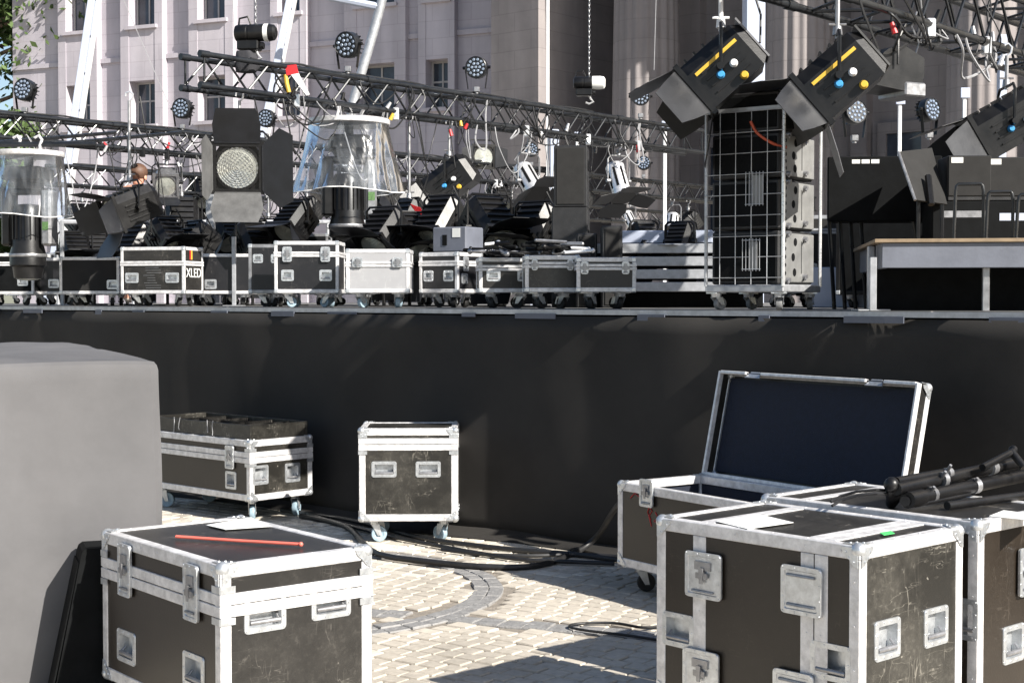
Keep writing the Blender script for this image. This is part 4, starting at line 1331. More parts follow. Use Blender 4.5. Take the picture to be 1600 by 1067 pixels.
def mover(label, top, s=1.0, yaw=0.0, head_tilt=0.0, cover_shift=0.0, drop=0.10, ctop=.42, cbot=.57, ch=.80):
    """moving head hanging base-up, with a disc and clear plastic rain skirt; top = hanging point (truss underside)"""
    root = thing('moving_light', label, 'moving light', top, yaw, 'moving lights in clear rain covers')
    z0 = -drop
    mb = MB()
    mb.lathe([(ctop*.99*s, z0-.055*s), (ctop*1.0*s, z0-.05*s), (ctop*1.0*s, z0-.005*s), (ctop*.985*s, z0)], 48); mb.build('cover_disc', M['alu'], root, smooth=40)
    for x in (-.12, .13):
        mb = MB(); mb.tube([(x*s,0,z0),(x*s,0,z0+.06),(x*s+.02,0,z0+.11),(x*s-.01,0,z0+.15),(x*s-.05,0,z0+.13)], .014, 6); mb.build('hook_clamp', M['alu'], root, smooth=40)
    mb = MB(); mb.tube([(.0,0,z0),(.03,.0,z0+.1),(-.02,0,z0+.16),(.06,0,z0+.03)], .004, 5); mb.build('safety_wire', M['steel'], root)
    # base
    b1 = z0-.17*s
    mb = MB(); mb.cyl((0,0,b1-.01),(0,0,z0-.04*s), .05*s, None, 12); mb.build('hanging_stem', M['blk'], root, smooth=40)
    mb = MB(); mb.chbox(-.21*s, .21*s, -.19*s, .19*s, b1-.16*s, b1, .02); mb.build('base', M['blk'], root)
    mb = MB(); mb.cyl((0,0,b1-.24*s),(0,0,b1-.16*s), .15*s, .17*s, 20); mb.build('pan_bearing', M['blk'], root, smooth=40)
    # yoke arms
    ya = b1-.24*s
    for sx in (-1, 1):
        mb = MB(); mb.chbox(min(sx*.17*s, sx*.29*s), max(sx*.17*s, sx*.29*s), -.10*s, .10*s, ya-.62*s, ya, .025*s); mb.build('yoke_arm', M['steel' if sx > 0 else 'blk'], root)
    mb = MB(); mb.chbox(-.28*s, .28*s, -.09*s, .09*s, ya-.06*s, ya+.01, .02); mb.build('yoke_bridge', M['blk'], root)
    mb = MB(); mb.box(.195*s, .265*s, -.104*s, -.099*s, ya-.45*s, ya-.36*s); mb.build('display', M['lcd'], root)
    # head
    hc = ya-.50*s
    Mh = Matrix.Translation((-.02*s, 0, hc)) @ Matrix.Rotation(head_tilt, 4, 'X')
    mb = MB(); mb.lathe([(.05*s,.34*s),(.13*s,.33*s),(.165*s,.26*s),(.17*s,-.12*s),(.19*s,-.20*s),(.195*s,-.33*s),(.165*s,-.35*s),(.15*s,-.47*s),(.135*s,-.475*s)], 26, Mh); mb.build('head', M['blk'], root, smooth=35)
    mb = MB()
    for k in range(20):
        Mk = Mh @ Matrix.Rotation(2*math.pi*k/20, 4, 'Z'); mb.box(.168*s, .182*s, -.006*s, .006*s, -.05*s, .24*s, Mk)
    mb.build('head_fins', M['blk'], root)
    mb = MB(); mb.lathe([(.133*s,-.476*s),(.10*s,-.492*s),(.004,-.50*s)], 26, Mh, cap=False); mb.build('lens', M['glassl'], root, smooth=40)
    mb = MB(); mb.lathe([(.199*s,-.205*s),(.203*s,-.215*s),(.203*s,-.23*s),(.199*s,-.24*s)], 26, Mh); mb.build('head_band', M['steel'], root, smooth=40)
    # plastic skirt with pleats
    mb = MB(); n, m_ = 160, 26
    for j in range(m_+1):
        f = j/m_
        for k in range(n):
            t_ = 2*math.pi*k/n
            rr = (ctop*.97+(cbot-ctop)*f**1.25)*s
            rr += s*(.022*f*math.sin(t_*9+1.2*math.sin(t_*2)) + .010*math.sin(t_*23+f*4)*f + .012*math.sin(t_*5+f*5)*(.3+f))
            z = z0-.05*s-ch*s*f + s*.02*f*math.sin(t_*3+.7)
            mb.v.append(Vector((rr*math.cos(t_), rr*math.sin(t_)*.9, z)))
    for j in range(m_):
        for k in range(n):
            mb.f.append([j*n+k, j*n+(k+1) % n, (j+1)*n+(k+1) % n, (j+1)*n+k])
    mb.build('plastic_cover', M['film'], root, smooth=80)
    mb = MB()
    path = []
    for k in range(n+1):
        path.append(mb_pt(k, n, ctop, cbot, s, z0, ch))
    mb.tube(path, .005, 5); mb.build('cover_hem', M['white'], root, smooth=60)
    return root
def mb_pt(k, n, ctop, cbot, s, z0, ch):
    t_ = 2*math.pi*(k % n)/n
    rr = cbot*s-.03*s*0+s*(.022*math.sin(t_*9+1.2*math.sin(t_*2))+.010*math.sin(t_*23+4)+.012*math.sin(t_*5+5)*1.3) - .03*ctop*s
    return Vector((rr*math.cos(t_), rr*math.sin(t_)*.9, z0-.05*s-ch*s+s*.02*math.sin(t_*3+.7)))

def hoist(label, pos, L_, r_, ch_top, yaw, bag=True, white=False):
    root = thing('chain_hoist', label, 'chain hoist', pos, yaw, 'chain hoists on the trusses')
    Ml = Matrix.Rotation(R(90), 4, 'Y')
    mb = MB(); mb.lathe([(r_*.55,-L_*.5),(r_*.9,-L_*.48),(r_,-L_*.42),(r_,-L_*.2),(r_*.95,-L_*.19),(r_*.95,-L_*.15),(r_,-L_*.14),(r_,L_*.34),(r_*.9,L_*.45),(r_*.6,L_*.5)], 22, Ml); mb.build('motor', M['blk'], root, smooth=35)
    mb = MB(); mb.lathe([(r_*1.01, L_*.22),(r_*1.012, L_*.33)], 22, Ml, cap=False)
    if white: mb.lathe([(r_*1.02, L_*.10),(r_*1.03, L_*.36),(r_*.92, L_*.47),(r_*.6, L_*.515)], 22, Ml)
    mb.build('label_band', M['paper'], root, smooth=35)
    mb = MB(); mb.cyl((-L_*.505,0,0),(-L_*.49,0,0), r_*.62, r_*.62, 18); mb.build('end_badge', M['steel'], root, smooth=35)
    mb = MB(); mb.tube([(-L_*.42,0,r_*.9),(-L_*.40,0,r_*1.7),(-L_*.2,0,r_*1.9),(-L_*.12,0,r_*.95)], .010, 6); mb.build('carry_handle', M['blk'], root, smooth=50)
    mb = MB(); mb.chbox(-L_*.42, L_*.10, -r_*.9, r_*.9, -r_*2.0, -r_*.92, .01); mb.cyl((L_*.12,0,-r_*1.5),(L_*.2,0,-r_*1.5), r_*.45, r_*.4, 12); mb.build('gearbox', M['blk'], root, smooth=30)
    mb = MB(); mb.tube([(0,0,-r_*1.9),(.02,0,-r_*2.5),(.05,0,-r_*2.9),(.0,0,-r_*3.2),(-.04,0,-r_*3.0)], .012, 6); mb.build('hook', M['chrome'], root, smooth=50)
    # chain: alternating links
    lk = []
    for kx in (0, 1):
        q = MB(); pts = []
        for t_ in range(13):
            a = 2*math.pi*t_/12; pts.append((.009*math.cos(a)*(1-kx), .009*math.cos(a)*kx, .020*math.sin(a)))
        q.tube(pts, .0038, 4, cap=False); lk.append(q)
    cm = MB()
    z = r_*.9; k = 0
    while z < ch_top:
        q = lk[k % 2]; cm.add(q.v, q.f, Matrix.Translation((0,0,z))); z += .030; k += 1
    cm.build('chain', M['steel'], root)
    if bag:
        mb = MB(); n = 18
        prof = [(.02,-r_*4.6),(r_*1.15,-r_*4.5),(r_*1.4,-r_*3.8),(r_*1.35,-r_*2.9),(r_*1.1,-r_*2.2),(r_*1.05,-r_*2.1)]
        vs = []
        mb.lathe(prof, n, Matrix.Translation((-L_*.22, .0, 0)) @ Matrix.Diagonal((1,.8,1,1)))
        mb.v = [v+Vector((.012*math.sin(v.z*40+v.y*30), .01*math.sin(v.x*50), 0)) for v in mb.v]
        mb.build('chain_bag', M['cloth'], root, smooth=50)
    return root

# ---- lamps hanging from the trusses
def under(key, px, py):
    """body position below a truss at a picture column and row, with hook height relative to it"""
    o_, zb, w_ = TR[key]
    p = tl(o_, px, w_/2 if key != 'T3' else .0)
    q = P(px, py, p.y)
    q.x = p.x
    return q, zb-.03-q.z
q, h = under('T1', 376, 262)
fresnel('large spotlight with round ribbed lens and wire guard behind grey lower flap', q, (0.10,-1,-.10), .43, (70,12,52,72), .85, h, knobs=False, grid=True, doormats={2:'doorg', 1:'doorg'}, bigs=(.95,1.3,1.05,1.6))
q, h = under('T1', 702, 285)
fresnel('black spotlight with blue, white and yellow knobs beside the red gel lamp', q, (-.80,.15,-.58), .36, (30,35,20,35), .9, h, length=1.2)
q, h = under('T1', 640, 345)
fresnel('black spotlight with red side flaps hanging lowest near the covered moving light', q, (-.35,-.35,-.85), .30, (50,40,40,60), .8, h+.0, knobs=False, doormats={1:'red'})
mb = MB(); mb.plate([(.02,-.13,.16),(.12,-.16,.12),(.20,-.16,-.04),(.12,-.13,.0)], .006); mb.build('red_gel', M['red'], bpy.data.objects[-1] if False else LAST)
q, h = under('T1', 192, 318)
q = P(203, 325, 13.6); 
fresnel('black spotlight with finned side in front of the worker', q, (-.72,-.58,-.38), .33, (30,30,40,30), .9, 3.44-q.z+.02, knobs=False, length=1.1)
q, h = under('T2', 285, 345)
fresnel('black spotlight aimed down over the sticker-marked flight case', q, (.1,-.45,-.9), .42, (40,50,50,50), 1.0, h, knobs=False)
q, h = under('T2', 262, 285)
fresnel('small grey box floodlight hanging between worker and large lens lamp', q, (.15,-.9,-.35), .30, (None,None,20,None), .6, h, knobs=False, bodymat='steel', name='floodlight')
q, h = under('T2', 420, 370)
fresnel('black spotlight turned sideways behind the big raised flap', q, (.55,-.6,-.6), .36, (50,40,50,40), 1.0, h, knobs=False)
q, h = under('T2', 715, 355)
fresnel('black spotlight with broad flaps above the grey cube box', q, (-.55,-.55,-.62), .36, (50,50,45,40), 1.2, h, knobs=False)
q, h = under('T2', 752, 246)
fresnel('square black floodlight with yellow edge hanging beside a steel chain', q, (.35,-.95,-.03), .36, (None,80,None,80), .7, h, knobs=False, name='floodlight', length=.6)
q, h = under('T2', 800, 372)
fresnel('wide black spotlight drooping over the heap of stand heads', q, (-.45,-.6,-.75), .46, (60,40,50,60), 1.1, h, knobs=False, doormats={3:'doorg'})
q, h = under('T1', 826, 283)
silver_par('silver slotted cylinder lamp with black flaps beside the tall speaker stack', q, (.42,-.55,-.78), .115, .40, h, (70,65,60,70))
q, h = under('T1', 966, 283)
silver_par('bright silver cylinder lamp with flaps above the shallow flight case', q, (.22,-.40,-.92), .115, .42, h, (75,80,80,75))
q, h = under('T2', 984, 345)
silver_par('smaller silver lamp with folded flaps behind the bright one', q, (.35,-.5,-.8), .10, .34, h, (55,50,45,55))
q, h = under('T2', 1050, 348)
silver_par('silver lamp with open black flaps next to the caged trolley', q, (-.15,-.45,-.88), .125, .32, h, (60,65,60,60))

# further lamps filling the rows
extra = [('T4',130,345,(.6,-.6,-.5),.34,'long dark floodlight hanging beside the covered light by the trees'),
 ('T4',240,350,(-.4,-.6,-.7),.32,'dark spotlight hanging behind the worker'),
 ('T4',320,300,(.3,-.5,-.8),.36,'dark spotlight hanging far behind the large lens lamp'),
 ('T2',480,335,(-.5,-.5,-.7),.32,'dark spotlight hanging behind the broad latched case'),
 ('T2',505,300,(.5,.2,-.8),.30,'dark spotlight hanging close behind the covered moving light'),
 ('T2',610,300,(-.6,-.4,-.7),.30,'dark spotlight between the covered moving light and the red gel lamp'),
 ('T2',672,310,(.4,-.4,-.8),.32,'dark spotlight under the lamp with coloured knobs'),
 ('T4',560,330,(-.3,-.5,-.8),.34,'dark spotlight far behind the silver grey case'),
 ('T2',780,310,(.3,-.5,-.8),.34,'dark spotlight hanging by the silver slotted lamp'),
 ('T2',905,315,(-.5,-.3,-.8),.34,'dark spotlight between the two silver lamps'),
 ('T4',700,330,(.2,-.4,-.9),.34,'dark spotlight far behind the grey cube box'),
 ('T2',1075,350,(-.7,-.4,-.6),.34,'dark spotlight against the cage trolley side')]
for (key, px, py, aim, s_, lb) in extra:
    q, h = under(key, px, py)
    fresnel(lb, q, aim, s_, (45,40,50,35), 1.0, h, knobs=False, doormats={0: 'doorg'} if px in (480,) else None)
# lamps under the heavy truss
q = P(1126, 112, 8.75)
fresnel('large black spotlight with yellow tape above the left of the caged trolley', q, (-.72,.10,-.64), .34, (14,38,40,48), 1.0, 3.80-q.z, tape=True, doormats={2:'spk', 0:'door', 1:'spk'}, length=1.05, pm='white', rear='doorw')  # two flaps toned darker to read as out of the sun
# cross pipe resting on the heavy truss, from which this lamp hangs
n3 = Vector((-VD.y, VD.x, 0)); dq = (q-T3o).dot(n3)
e0 = Vector((q.x, q.y, 3.835))+n3*.25; e1 = Vector((q.x, q.y, 3.835))-n3*(dq+.25)
mb = MB(); mb.tube([e0, e1], .024, 10); tag(mb.build('cross_pipe', M['truss'], smooth=40), 'black cross pipe laid over the heavy truss to hold a taped spotlight', 'pipe')
q = P(1308, 126, 8.42)
fresnel('large black spotlight with yellow tape over the right of the caged trolley', q, (-.74,.12,-.64), .34, (34,40,66,52), .95, 3.40-q.z-.02, tape=True, doormats={2:'doorw', 1:'doorg'}, length=1.05, pm='steel', rear='doorg')
q = P(1572, 195, 10.6)
fresnel('large black spotlight with coloured knobs above the grey speakers', q, (-.86,.05,-.50), .36, (12,35,25,35), 1.1, 3.40-q.z-.02, length=1.3)
# asymmetric flood
q = P(1393, 108, 9.6)
root = thing('floodlight', 'black curved floodlight with tan worn end below the heavy truss', 'floodlight', q, R(25))
prof = [(.0,.13)]+[(-.02-.24*math.sin(R(9*k)), .13-.26*(1-math.cos(R(9*k)))*1.0) for k in range(1, 11)]+[(.12,-.17),(.16,-.05),(.16,.06)]
A = Matrix(((1,0,0,0),(0,0,1,0),(0,1,0,0),(0,0,0,1)))
mb = MB(); mb.prism(prof[::-1], -.13, .13, A); mb.build('reflector_housing', M['blk'], root, smooth=30)
mb = MB(); mb.chbox(.0,.17,-.14,.14,-.19,-.10,.01); mb.build('lamp_tray', M['steel'], root)
mb = MB(); mb.box(.162,.17,-.10,.10,-.06,.06); mb.build('maker_plate', M['ply'], root)
mb = MB(); mb.tube([(-.08,-.16,.0),(-.08,-.16,.16),(0,-.14,.26),(0,.14,.26),(-.08,.16,.16),(-.08,.16,0)], .009, 6); mb.cyl((0,0,.26),(0,0,.40),.012,None,8); mb.build('yoke', M['blk'], root, smooth=40)
mb = MB(); mb.tube([(.10,-.1,.06),(.14,-.1,.16),(.08,-.1,.26),(.12,-.1,.36)], .006, 5); mb.build('safety_chain', M['steel'], root, smooth=40)

# ---- led lamps standing on the trusses
def on_top(key, px, aim, label, r_=.115, row=0):
    o_, zb, w_ = TR[key]
    p = tl(o_, px, 0.0 if row == 0 else w_)
    p.z = zb+w_+.075 if key != 'T3' else zb
    led_par(label, p, aim, r_)
on_top('T1', 545, (-.45,-.85,-.1), 'round led lamp on the truss between the slanted white legs', .125)
on_top('T1', 745, (-.25,-.95,-.05), 'round led lamp standing alone mid-span of the hoist truss', .115)
on_top('T1', 1000, (-.1,-.9,-.1), 'round led lamp at the far end of the hoist truss', .11)
on_top('T2', 42, (-.35,-.9,.1), 'round led lamp above the clear cover at the tree side', .13)
on_top('T2', 287, (-.35,-.9,.0), 'round led lamp above the large ribbed lens spotlight', .13)
on_top('T2', 418, (-.35,-.9,.0), 'round led lamp tucked under the hoist truss end', .12)
on_top('T2', 830, (-.1,-.95,.05), 'small round led lamp above the tall speaker stack', .115)
on_top('T2', 1005, (-.2,-.9,.1), 'round led lamp above the bright silver lamp', .125)
for (px, py, Y, lb) in ((1335,215,13.0,'round led lamp hanging between caged trolley and black tables'), (1452,210,13.5,'round led lamp facing sideways behind the leaning panel')):
    b = P(px, py, Y)
    led_par(lb, b, (.3 if px < 1400 else .6,-.8,.1), .11)
q = P(730, 175, 15.0)

# ---- covered moving lights
p = tl(T1o, 546, .135); p.z = ZB1-.03
mover('moving light under a clear plastic cover on the hoist truss', p, .90, R(12), 0, drop=.09, ctop=.44, cbot=.60, ch=.72)
p = tl(T2o, 45, .135)
p = P(45, 236, 13.6); p.z = P(45, 236, 13.6).z+.08
mover('moving light under a clear plastic cover beside the trees', p, .84, R(-8), 0, drop=.09, ctop=.38, cbot=.47, ch=.66)
# its own short bar
a = P(-40, 226, 13.6); b = P(150, 226, 13.6)
mb = MB(); mb.tube([a, b], .025, 10)
for x_, y_ in ((a.x, a.y), (b.x-.4, b.y)):
    mb.tube([(x_, y_, a.z), (x_+.6, y_+2.6, ZB2-.02)], .02, 8)
tag(mb.build('support_bar', M['truss'], smooth=40), 'black bar carrying the covered light beside the trees', 'bar')

# ---- hoists
o_, zb, w_ = TR['T1']
p = tl(T1o, 402, .13); c_ = P(404, 52, p.y); c_.x = p.x
hoist('black chain hoist with loop handle and hanging chain bag on truss end', c_, .38, .078, 4.0, R(-8))
p = tl(T1o, 920, .13); c_ = P(918, 130, p.y); c_.x = p.x
hoist('chain hoist with white end cap at the far end of the truss', c_, .36, .075, 4.5, R(-5), bag=False, white=True)
# coiled straps and connectors in the truss
mb = MB()
p = tl(T1o, 452, .0)
c_ = P(452, 128, p.y)
sgm = thing('strap_sling', 'white, red and yellow lifting sling wrapped round the hoist truss', 'sling', c_)
mb = MB(); mb.plate([(-.03,-.03,.14),(.07,-.03,.15),(.09,-.03,.07),(-.02,-.03,.05)], .02); mb.build('red_wrap', M['red'], sgm)
mb = MB(); mb.plate([(.02,-.03,.06),(.09,-.03,.07),(.19,-.02,-.12),(.16,-.02,-.13)], .02); mb.build('white_strap', M['white'], sgm)
mb = MB(); mb.tube([(-.03,-.02,.06),(-.02,-.02,-.02),(.0,-.02,-.1)], .02, 8); mb.build('yellow_wrap', M['yellow'], sgm)
mb = MB(); mb.tube([(-.02+.09*math.cos(R(t_))-.03, -.02, -.10+.15*math.sin(R(t_))) for t_ in range(60, 330, 15)], .008, 6); mb.build('cable_loop', M['cable'], sgm, smooth=50)

# ---- cables draped on the trusses
def truss_cable(key, s0, s1, off, label, sag=.10, r_=.012, m_='cable', drops=6, seed=1):
    o_, zb, w_ = TR[key]
    rr = random.Random(seed); n_ = Vector((-VD.y, VD.x, 0))
    pts = []
    N = int((s1-s0)/.25)
    for k in range(N+1):
        s_ = s0+(s1-s0)*k/N
        b = o_+VD*s_+n_*(off+rr.uniform(-.03,.03))
        z = zb+w_+.035 + rr.uniform(-.01,.015) if k % 3 else zb+w_+.04
        pts.append(Vector((b.x, b.y, z)))
    cable('truss_cable', pts, r_, M[m_], label, sub=3)
truss_cable('T1', 0.6, 5.6, .05, 'black cable laid along the hoist truss top', seed=2)
truss_cable('T2', .3, 10.4, .06, 'black cable laid along the long rear truss', seed=3)
truss_cable('T2', 4.5, 10.4, .16, 'pale cable laid along the long rear truss', seed=4, m_='cablew', r_=.009)
truss_cable('T4', 0.3, 8.5, .1, 'black cable laid along the far low truss', seed=5)
cr_ = random.Random(21)
drops = [('T1',.9,.55),('T1',1.6,.7),('T1',2.6,.5),('T1',3.1,1.0),('T1',3.8,.6),('T1',4.6,.8),('T2',1.3,.8),('T2',1.9,.6),('T2',2.6,.9),('T2',3.2,.5),('T2',4.0,.7),('T2',5.2,.9),('T2',6.0,.6),('T2',6.6,.8),('T2',7.4,.7),('T2',8.2,.6),('T2',9.0,.9),('T2',9.6,.5)]
for k, (key, s_, d_) in enumerate(drops):
    o_, zb, w_ = TR[key]
    b = o_+VD*s_; c2 = b+VD*cr_.uniform(.25,.7)
    z = zb-.01
    pts = [(b.x,b.y,z), (b.x+.05,b.y,z-d_*.4), ((b.x+c2.x)/2,(b.y+c2.y)/2-.05,z-d_*cr_.uniform(.75,1)), (c2.x-.05,c2.y,z-d_*.45), (c2.x,c2.y,z)]
    cable('hanging_cable', pts, cr_.choice((.006,.008)), M[cr_.choice(('cable','cable','cablew'))], 'looped cable hanging below the '+('hoist truss' if key == 'T1' else 'long rear truss'), group='cables hanging from the trusses')

tg = random.Random(77)
spots_t = [('T1',1.3,'by the covered moving light'),('T1',2.2,'above the knobbed spotlight'),('T1',3.4,'above the square floodlight'),('T1',4.4,'above the silver slotted lamp'),('T1',5.3,'by the far hoist'),('T1',6.2,'near the cage trolley'),
           ('T2',1.0,'beside the tree-side covered light'),('T2',2.2,'above the worker'),('T2',3.0,'beside the large lens lamp'),('T2',4.4,'behind the covered moving light'),('T2',5.7,'behind the red gel lamp'),('T2',6.9,'behind the stand heap'),('T2',8.0,'behind the tall speakers'),('T2',9.2,'behind the silver lamps'),('T2',10.4,'beside the cage trolley'),
           ('T4',1.5,'low on the far truss near the worker'),('T4',3.5,'low on the far truss near the lens lamp'),('T4',6,'low on the far truss at its middle'),('T4',8.5,'low on the far truss behind the speakers'),
           ('T3',3.0,'over the taped spotlights'),('T3',4.0,'over the curved floodlight'),('T3',5.2,'over the grey-fronted speakers')]
for (key, s_, lb) in spots_t:
    o_, zb, w_ = TR[key]
    b = o_+VD*s_; b.z = zb
    root = thing('cable_bundle', 'tangled bundle of cables and plugs '+lb, 'cable bundle', b, 0, 'tangled cable bundles on the trusses')
    for k in range(7):
        a0 = VD*tg.uniform(-.35,.35)+Vector((0,0,w_*tg.choice((0,1))+.01)); a1 = VD*tg.uniform(-.5,.5)+Vector((0,0,tg.choice((0,.0,w_))))
        d_ = tg.uniform(.12,.42)
        pts = [a0, a0+Vector((tg.uniform(-.06,.06),-.04,-d_*.5)), (a0+a1)/2+Vector((tg.uniform(-.1,.1),-.05,-d_)), a1+Vector((tg.uniform(-.06,.06),-.03,-d_*.45)), a1]
        Q = []
        for i in range(4):
            p0 = pts[max(i-1,0)]; p1 = pts[i]; p2 = pts[i+1]; p3 = pts[min(i+2,4)]
            for j in range(6):
                t_ = j/6; Q.append(0.5*((2*p1)+(p2-p0)*t_+(2*p0-5*p1+4*p2-p3)*t_*t_+(3*p1-p0-3*p2+p3)*t_**3))
        Q.append(pts[-1])
        mb = MB(); mb.tube(Q, tg.choice((.005,.007,.009)), 5); mb.build('cable', M[tg.choice(('cable','cable','cable','cablew'))], root, smooth=60)
    for k in range(3):
        c_ = VD*tg.uniform(-.4,.4)+Vector((0,-.03,tg.uniform(-.18,.05)))
        e_ = c_+Vector((tg.uniform(-.04,.04),0,tg.uniform(.05,.09)))
        mb = MB(); mb.cyl(c_, e_, .02, .014, 8); mb.build('plug', M[tg.choice(('blk','chrome','steel','blk','yellow' if tg.random() < .4 else 'red'))], root, smooth=40)
    mb = MB(); c_ = VD*tg.uniform(-.3,.3); mb.chbox(c_.x-.03, c_.x+.03, c_.y-.03, c_.y+.03, -.09, .035, .008); mb.build('clamp_block', M['chrome' if tg.random() < .5 else 'blk'], root)

# ================================================================== GEAR ON THE DECK
def deck_case(label, px, off, W, D, H, yaw, deco=(), **kw):
    p = deck(px, off)
    kw.setdefault('near', False); kw.setdefault('bar', .026)
    return flight_case(label, W, D, H, kw.pop('zc', .115), (p.x, p.y), R(yaw), deco, base_z=DECK, **kw), p
def hd(face, us, v, w_=.11, h_=.09): return [(face, 'handle', u, v, w_, h_) for u in us]
kc, pk = deck_case('black flight case with white lettering and a red and yellow sticker', 254, .40, .61, .35, .40, -15, hd('F', (-.20,.19), .25, .13, .09), lam='lam', lid=.14)
# lettering and stickers
def text_part(txt, size, parent, M_, mtl):
    cu = bpy.data.curves.new('t', 'FONT'); cu.body = txt; cu.size = size; cu.extrude = .001
    cu.align_x = 'CENTER'; cu.align_y = 'CENTER'
    to = bpy.data.objects.new('t', cu); C.objects.link(to)
    bpy.context.view_layer.update()
    me = bpy.data.meshes.new_from_object(to.evaluated_get(bpy.context.evaluated_depsgraph_get()))
    bpy.data.objects.remove(to)
    me.materials.clear(); me.materials.append(mtl)
    return link_mesh('lettering', me, parent, M=M_)
MR = Matrix(((0,0,1,.307),(1,0,0,0),(0,1,0,.29),(0,0,0,1)))
text_part('XLED', .115, kc, MR, M['paper'])
mb = MB(); mb.box(.3065,.308,-.075,-.05,.41,.50); mb.build('sticker', M['red'], kc)
mb = MB(); mb.box(.3065,.308,-.05,-.025,.41,.50); mb.build('sticker', M['yellow'], kc)
mb = MB()
for k in range(9):
    mb.box(-.07+rnd.uniform(-.02,.02), .04+rnd.uniform(-.02,.05), -.1768, -.1756, .16+k*.022, .163+k*.022)
mb.build('printed_lines', M['steel'], kc)
deck_case('dark flight case with its lid under the covered light by the trees', 20, .55, .62, .45, .40, -4, hd('F', (-.16,.2), .24), lam='matte', lid=.10)
deck_case('plain black flight case beside the covered light by the trees', 95, .95, .5, .45, .36, 0, hd('F', (0,), .22), lam='lamfar')
deck_case('grey-faced flight case with one handle left of the lettered case', 152, .6, .56, .45, .34, -2, hd('F', (.22,), .20), lam='spk')
deck_case('black flight case set back right of the lettered case', 352, 1.2, .55, .45, .36, 3, hd('F', (-.1,), .2), lam='lamfar')
deck_case('black flight case with two high handles beside the broad latched case', 424, .65, .30, .42, .40, 0, hd('F', (-.075,.075), .40, .085, .075), lam='lamfar', barmat='steel')
deck_case('broad black flight case with two lid latches and white edges', 485, .42, .50, .42, .40, 0,
          hd('F', (-.15,.15), .25, .10, .09)+[('F','latch',-.15,.415,.075,.12),('F','latch',.15,.415,.075,.12)], lam='lamfar', lid=.10, wheel='wblue')
deck_case('silver grey flight case with two butterfly latches', 594, .42, .47, .40, .32, 0,
          [('F','latch',-.15,.34,.08,.075),('F','latch',.15,.34,.08,.075)], lam='lamgrey', lid=.11, wheel='wblue')
deck_case('black flight case half hidden behind the silver grey case', 545, 1.2, .5, .4, .34, 0, hd('F', (.0,), .2), lam='lamfar')
deck_case('black flight case with corner post and grey cube box on top', 705, .85, .34, .36, .30, -30, hd('F', (-.09,.09), .24, .09, .085)+[('R','latch',-.08,.33,.07,.11),('R','handle',-.08,.22,.09,.08)], lam='lamfar', lid=.08)
deck_case('low scuffed black flight case under the heap of stand heads', 790, .62, .40, .42, .24, 4, hd('F', (-.1,.12), .23, .10, .08), lam='lam', lid=.07)
deck_case('scratched low black flight case with two latches next to the heap case', 860, .42, .36, .42, .24, 2, [('F','latch',-.12,.295,.04,.075),('F','latch',.12,.295,.04,.075)], lam='lam2', lid=.06)
deck_case('shallow black flight case with bright edges before the grey speakers', 944, .45, .385, .36, .22, 1, [('F','latch',-.145,.27,.05,.085),('F','latch',.125,.27,.05,.085)], lam='lamfar', lid=.06)
# grey cube on a case
def simple_box(name, label, cat, px, off, W, D, H, z, yaw, mtl, extra=None, group=None):
    p = deck(px, off)
    root = thing(name, label, cat, (p.x, p.y, DECK+z), R(yaw), group)
    mb = MB(); mb.chbox(-W/2, W/2, -D/2, D/2, 0, H, .008); mb.build('cabinet', M[mtl], root)
    return root
b = simple_box('metal_box', 'light grey metal cube box on a black flight case', 'box', 716, .9, .30, .26, .19, .425, -30, 'fascia')
mb = MB(); mb.box(-.06,-.02,-.1345,-.131,.05,.13); mb.build('vent', M['matte'], b)
mb = MB(); mb.box(.03,.10,-.1335,-.1312,.11,.18); mb.build('label_sheet', M['paper'], b)
# speakers
def speaker(label, px, off, W, D, H, z, yaw, m_='spkb', grille=True, group='speaker cabinets standing on the deck'):
    b = simple_box('speaker_cabinet', label, 'speaker', px, off, W, D, H, z, yaw, m_, group=group)
    if grille:
        mb = MB(); mb.chbox(-W/2+.02, W/2-.02, -D/2-.008, -D/2+.004, .02, H-.02, .004); mb.build('grille', M['spk'], b)
    mb = MB(); mb.box(W/2-.001, W/2+.004, -.06, .06, H*.62, H*.78); mb.build('side_handle', M['matte'], b)
    return b
speaker('tall black speaker at the base of the stack behind the cylinder lamps', 892, 1.7, .28, .35, .78, .0, -6, grille=False)
speaker('black speaker on top of the tall stack behind the cylinder lamps', 893, 1.7, .26, .33, .48, .781, -6)
speaker('narrow grey-fronted column speaker beside the tall black stack', 916, 1.25, .15, .2, .55, 0, 0)
speaker('second narrow grey-fronted column speaker nearer the silver lamps', 955, 1.25, .15, .2, .60, 0, 0)
# heap of stand heads on the low cases
p = deck(815, .55)
root = thing('stand_head_heap', 'tangled heap of black and chrome lamp stand heads on low cases', 'lamp stands', (p.x, p.y, DECK+.365), 0)
hr = random.Random(8)
for k in range(40):
    a = Vector((hr.uniform(-.30,.34), hr.uniform(-.16,.14), hr.uniform(.012,.10)))
    d_ = Vector((hr.uniform(-1,1), hr.uniform(-.5,.5), hr.uniform(-.06,.12))).normalized()*hr.uniform(.08,.22)
    e_ = a+d_; e_.z = max(.012, e_.z)
    mb = MB(); mb.tube([a, e_], hr.choice((.008,.012,.016)), 7); mb.sphere(e_, hr.uniform(.012,.022), 7, 5)
    mb.build('stand_piece', M[hr.choice(('blk','blk','steel','chrome','matte'))], root, smooth=50)
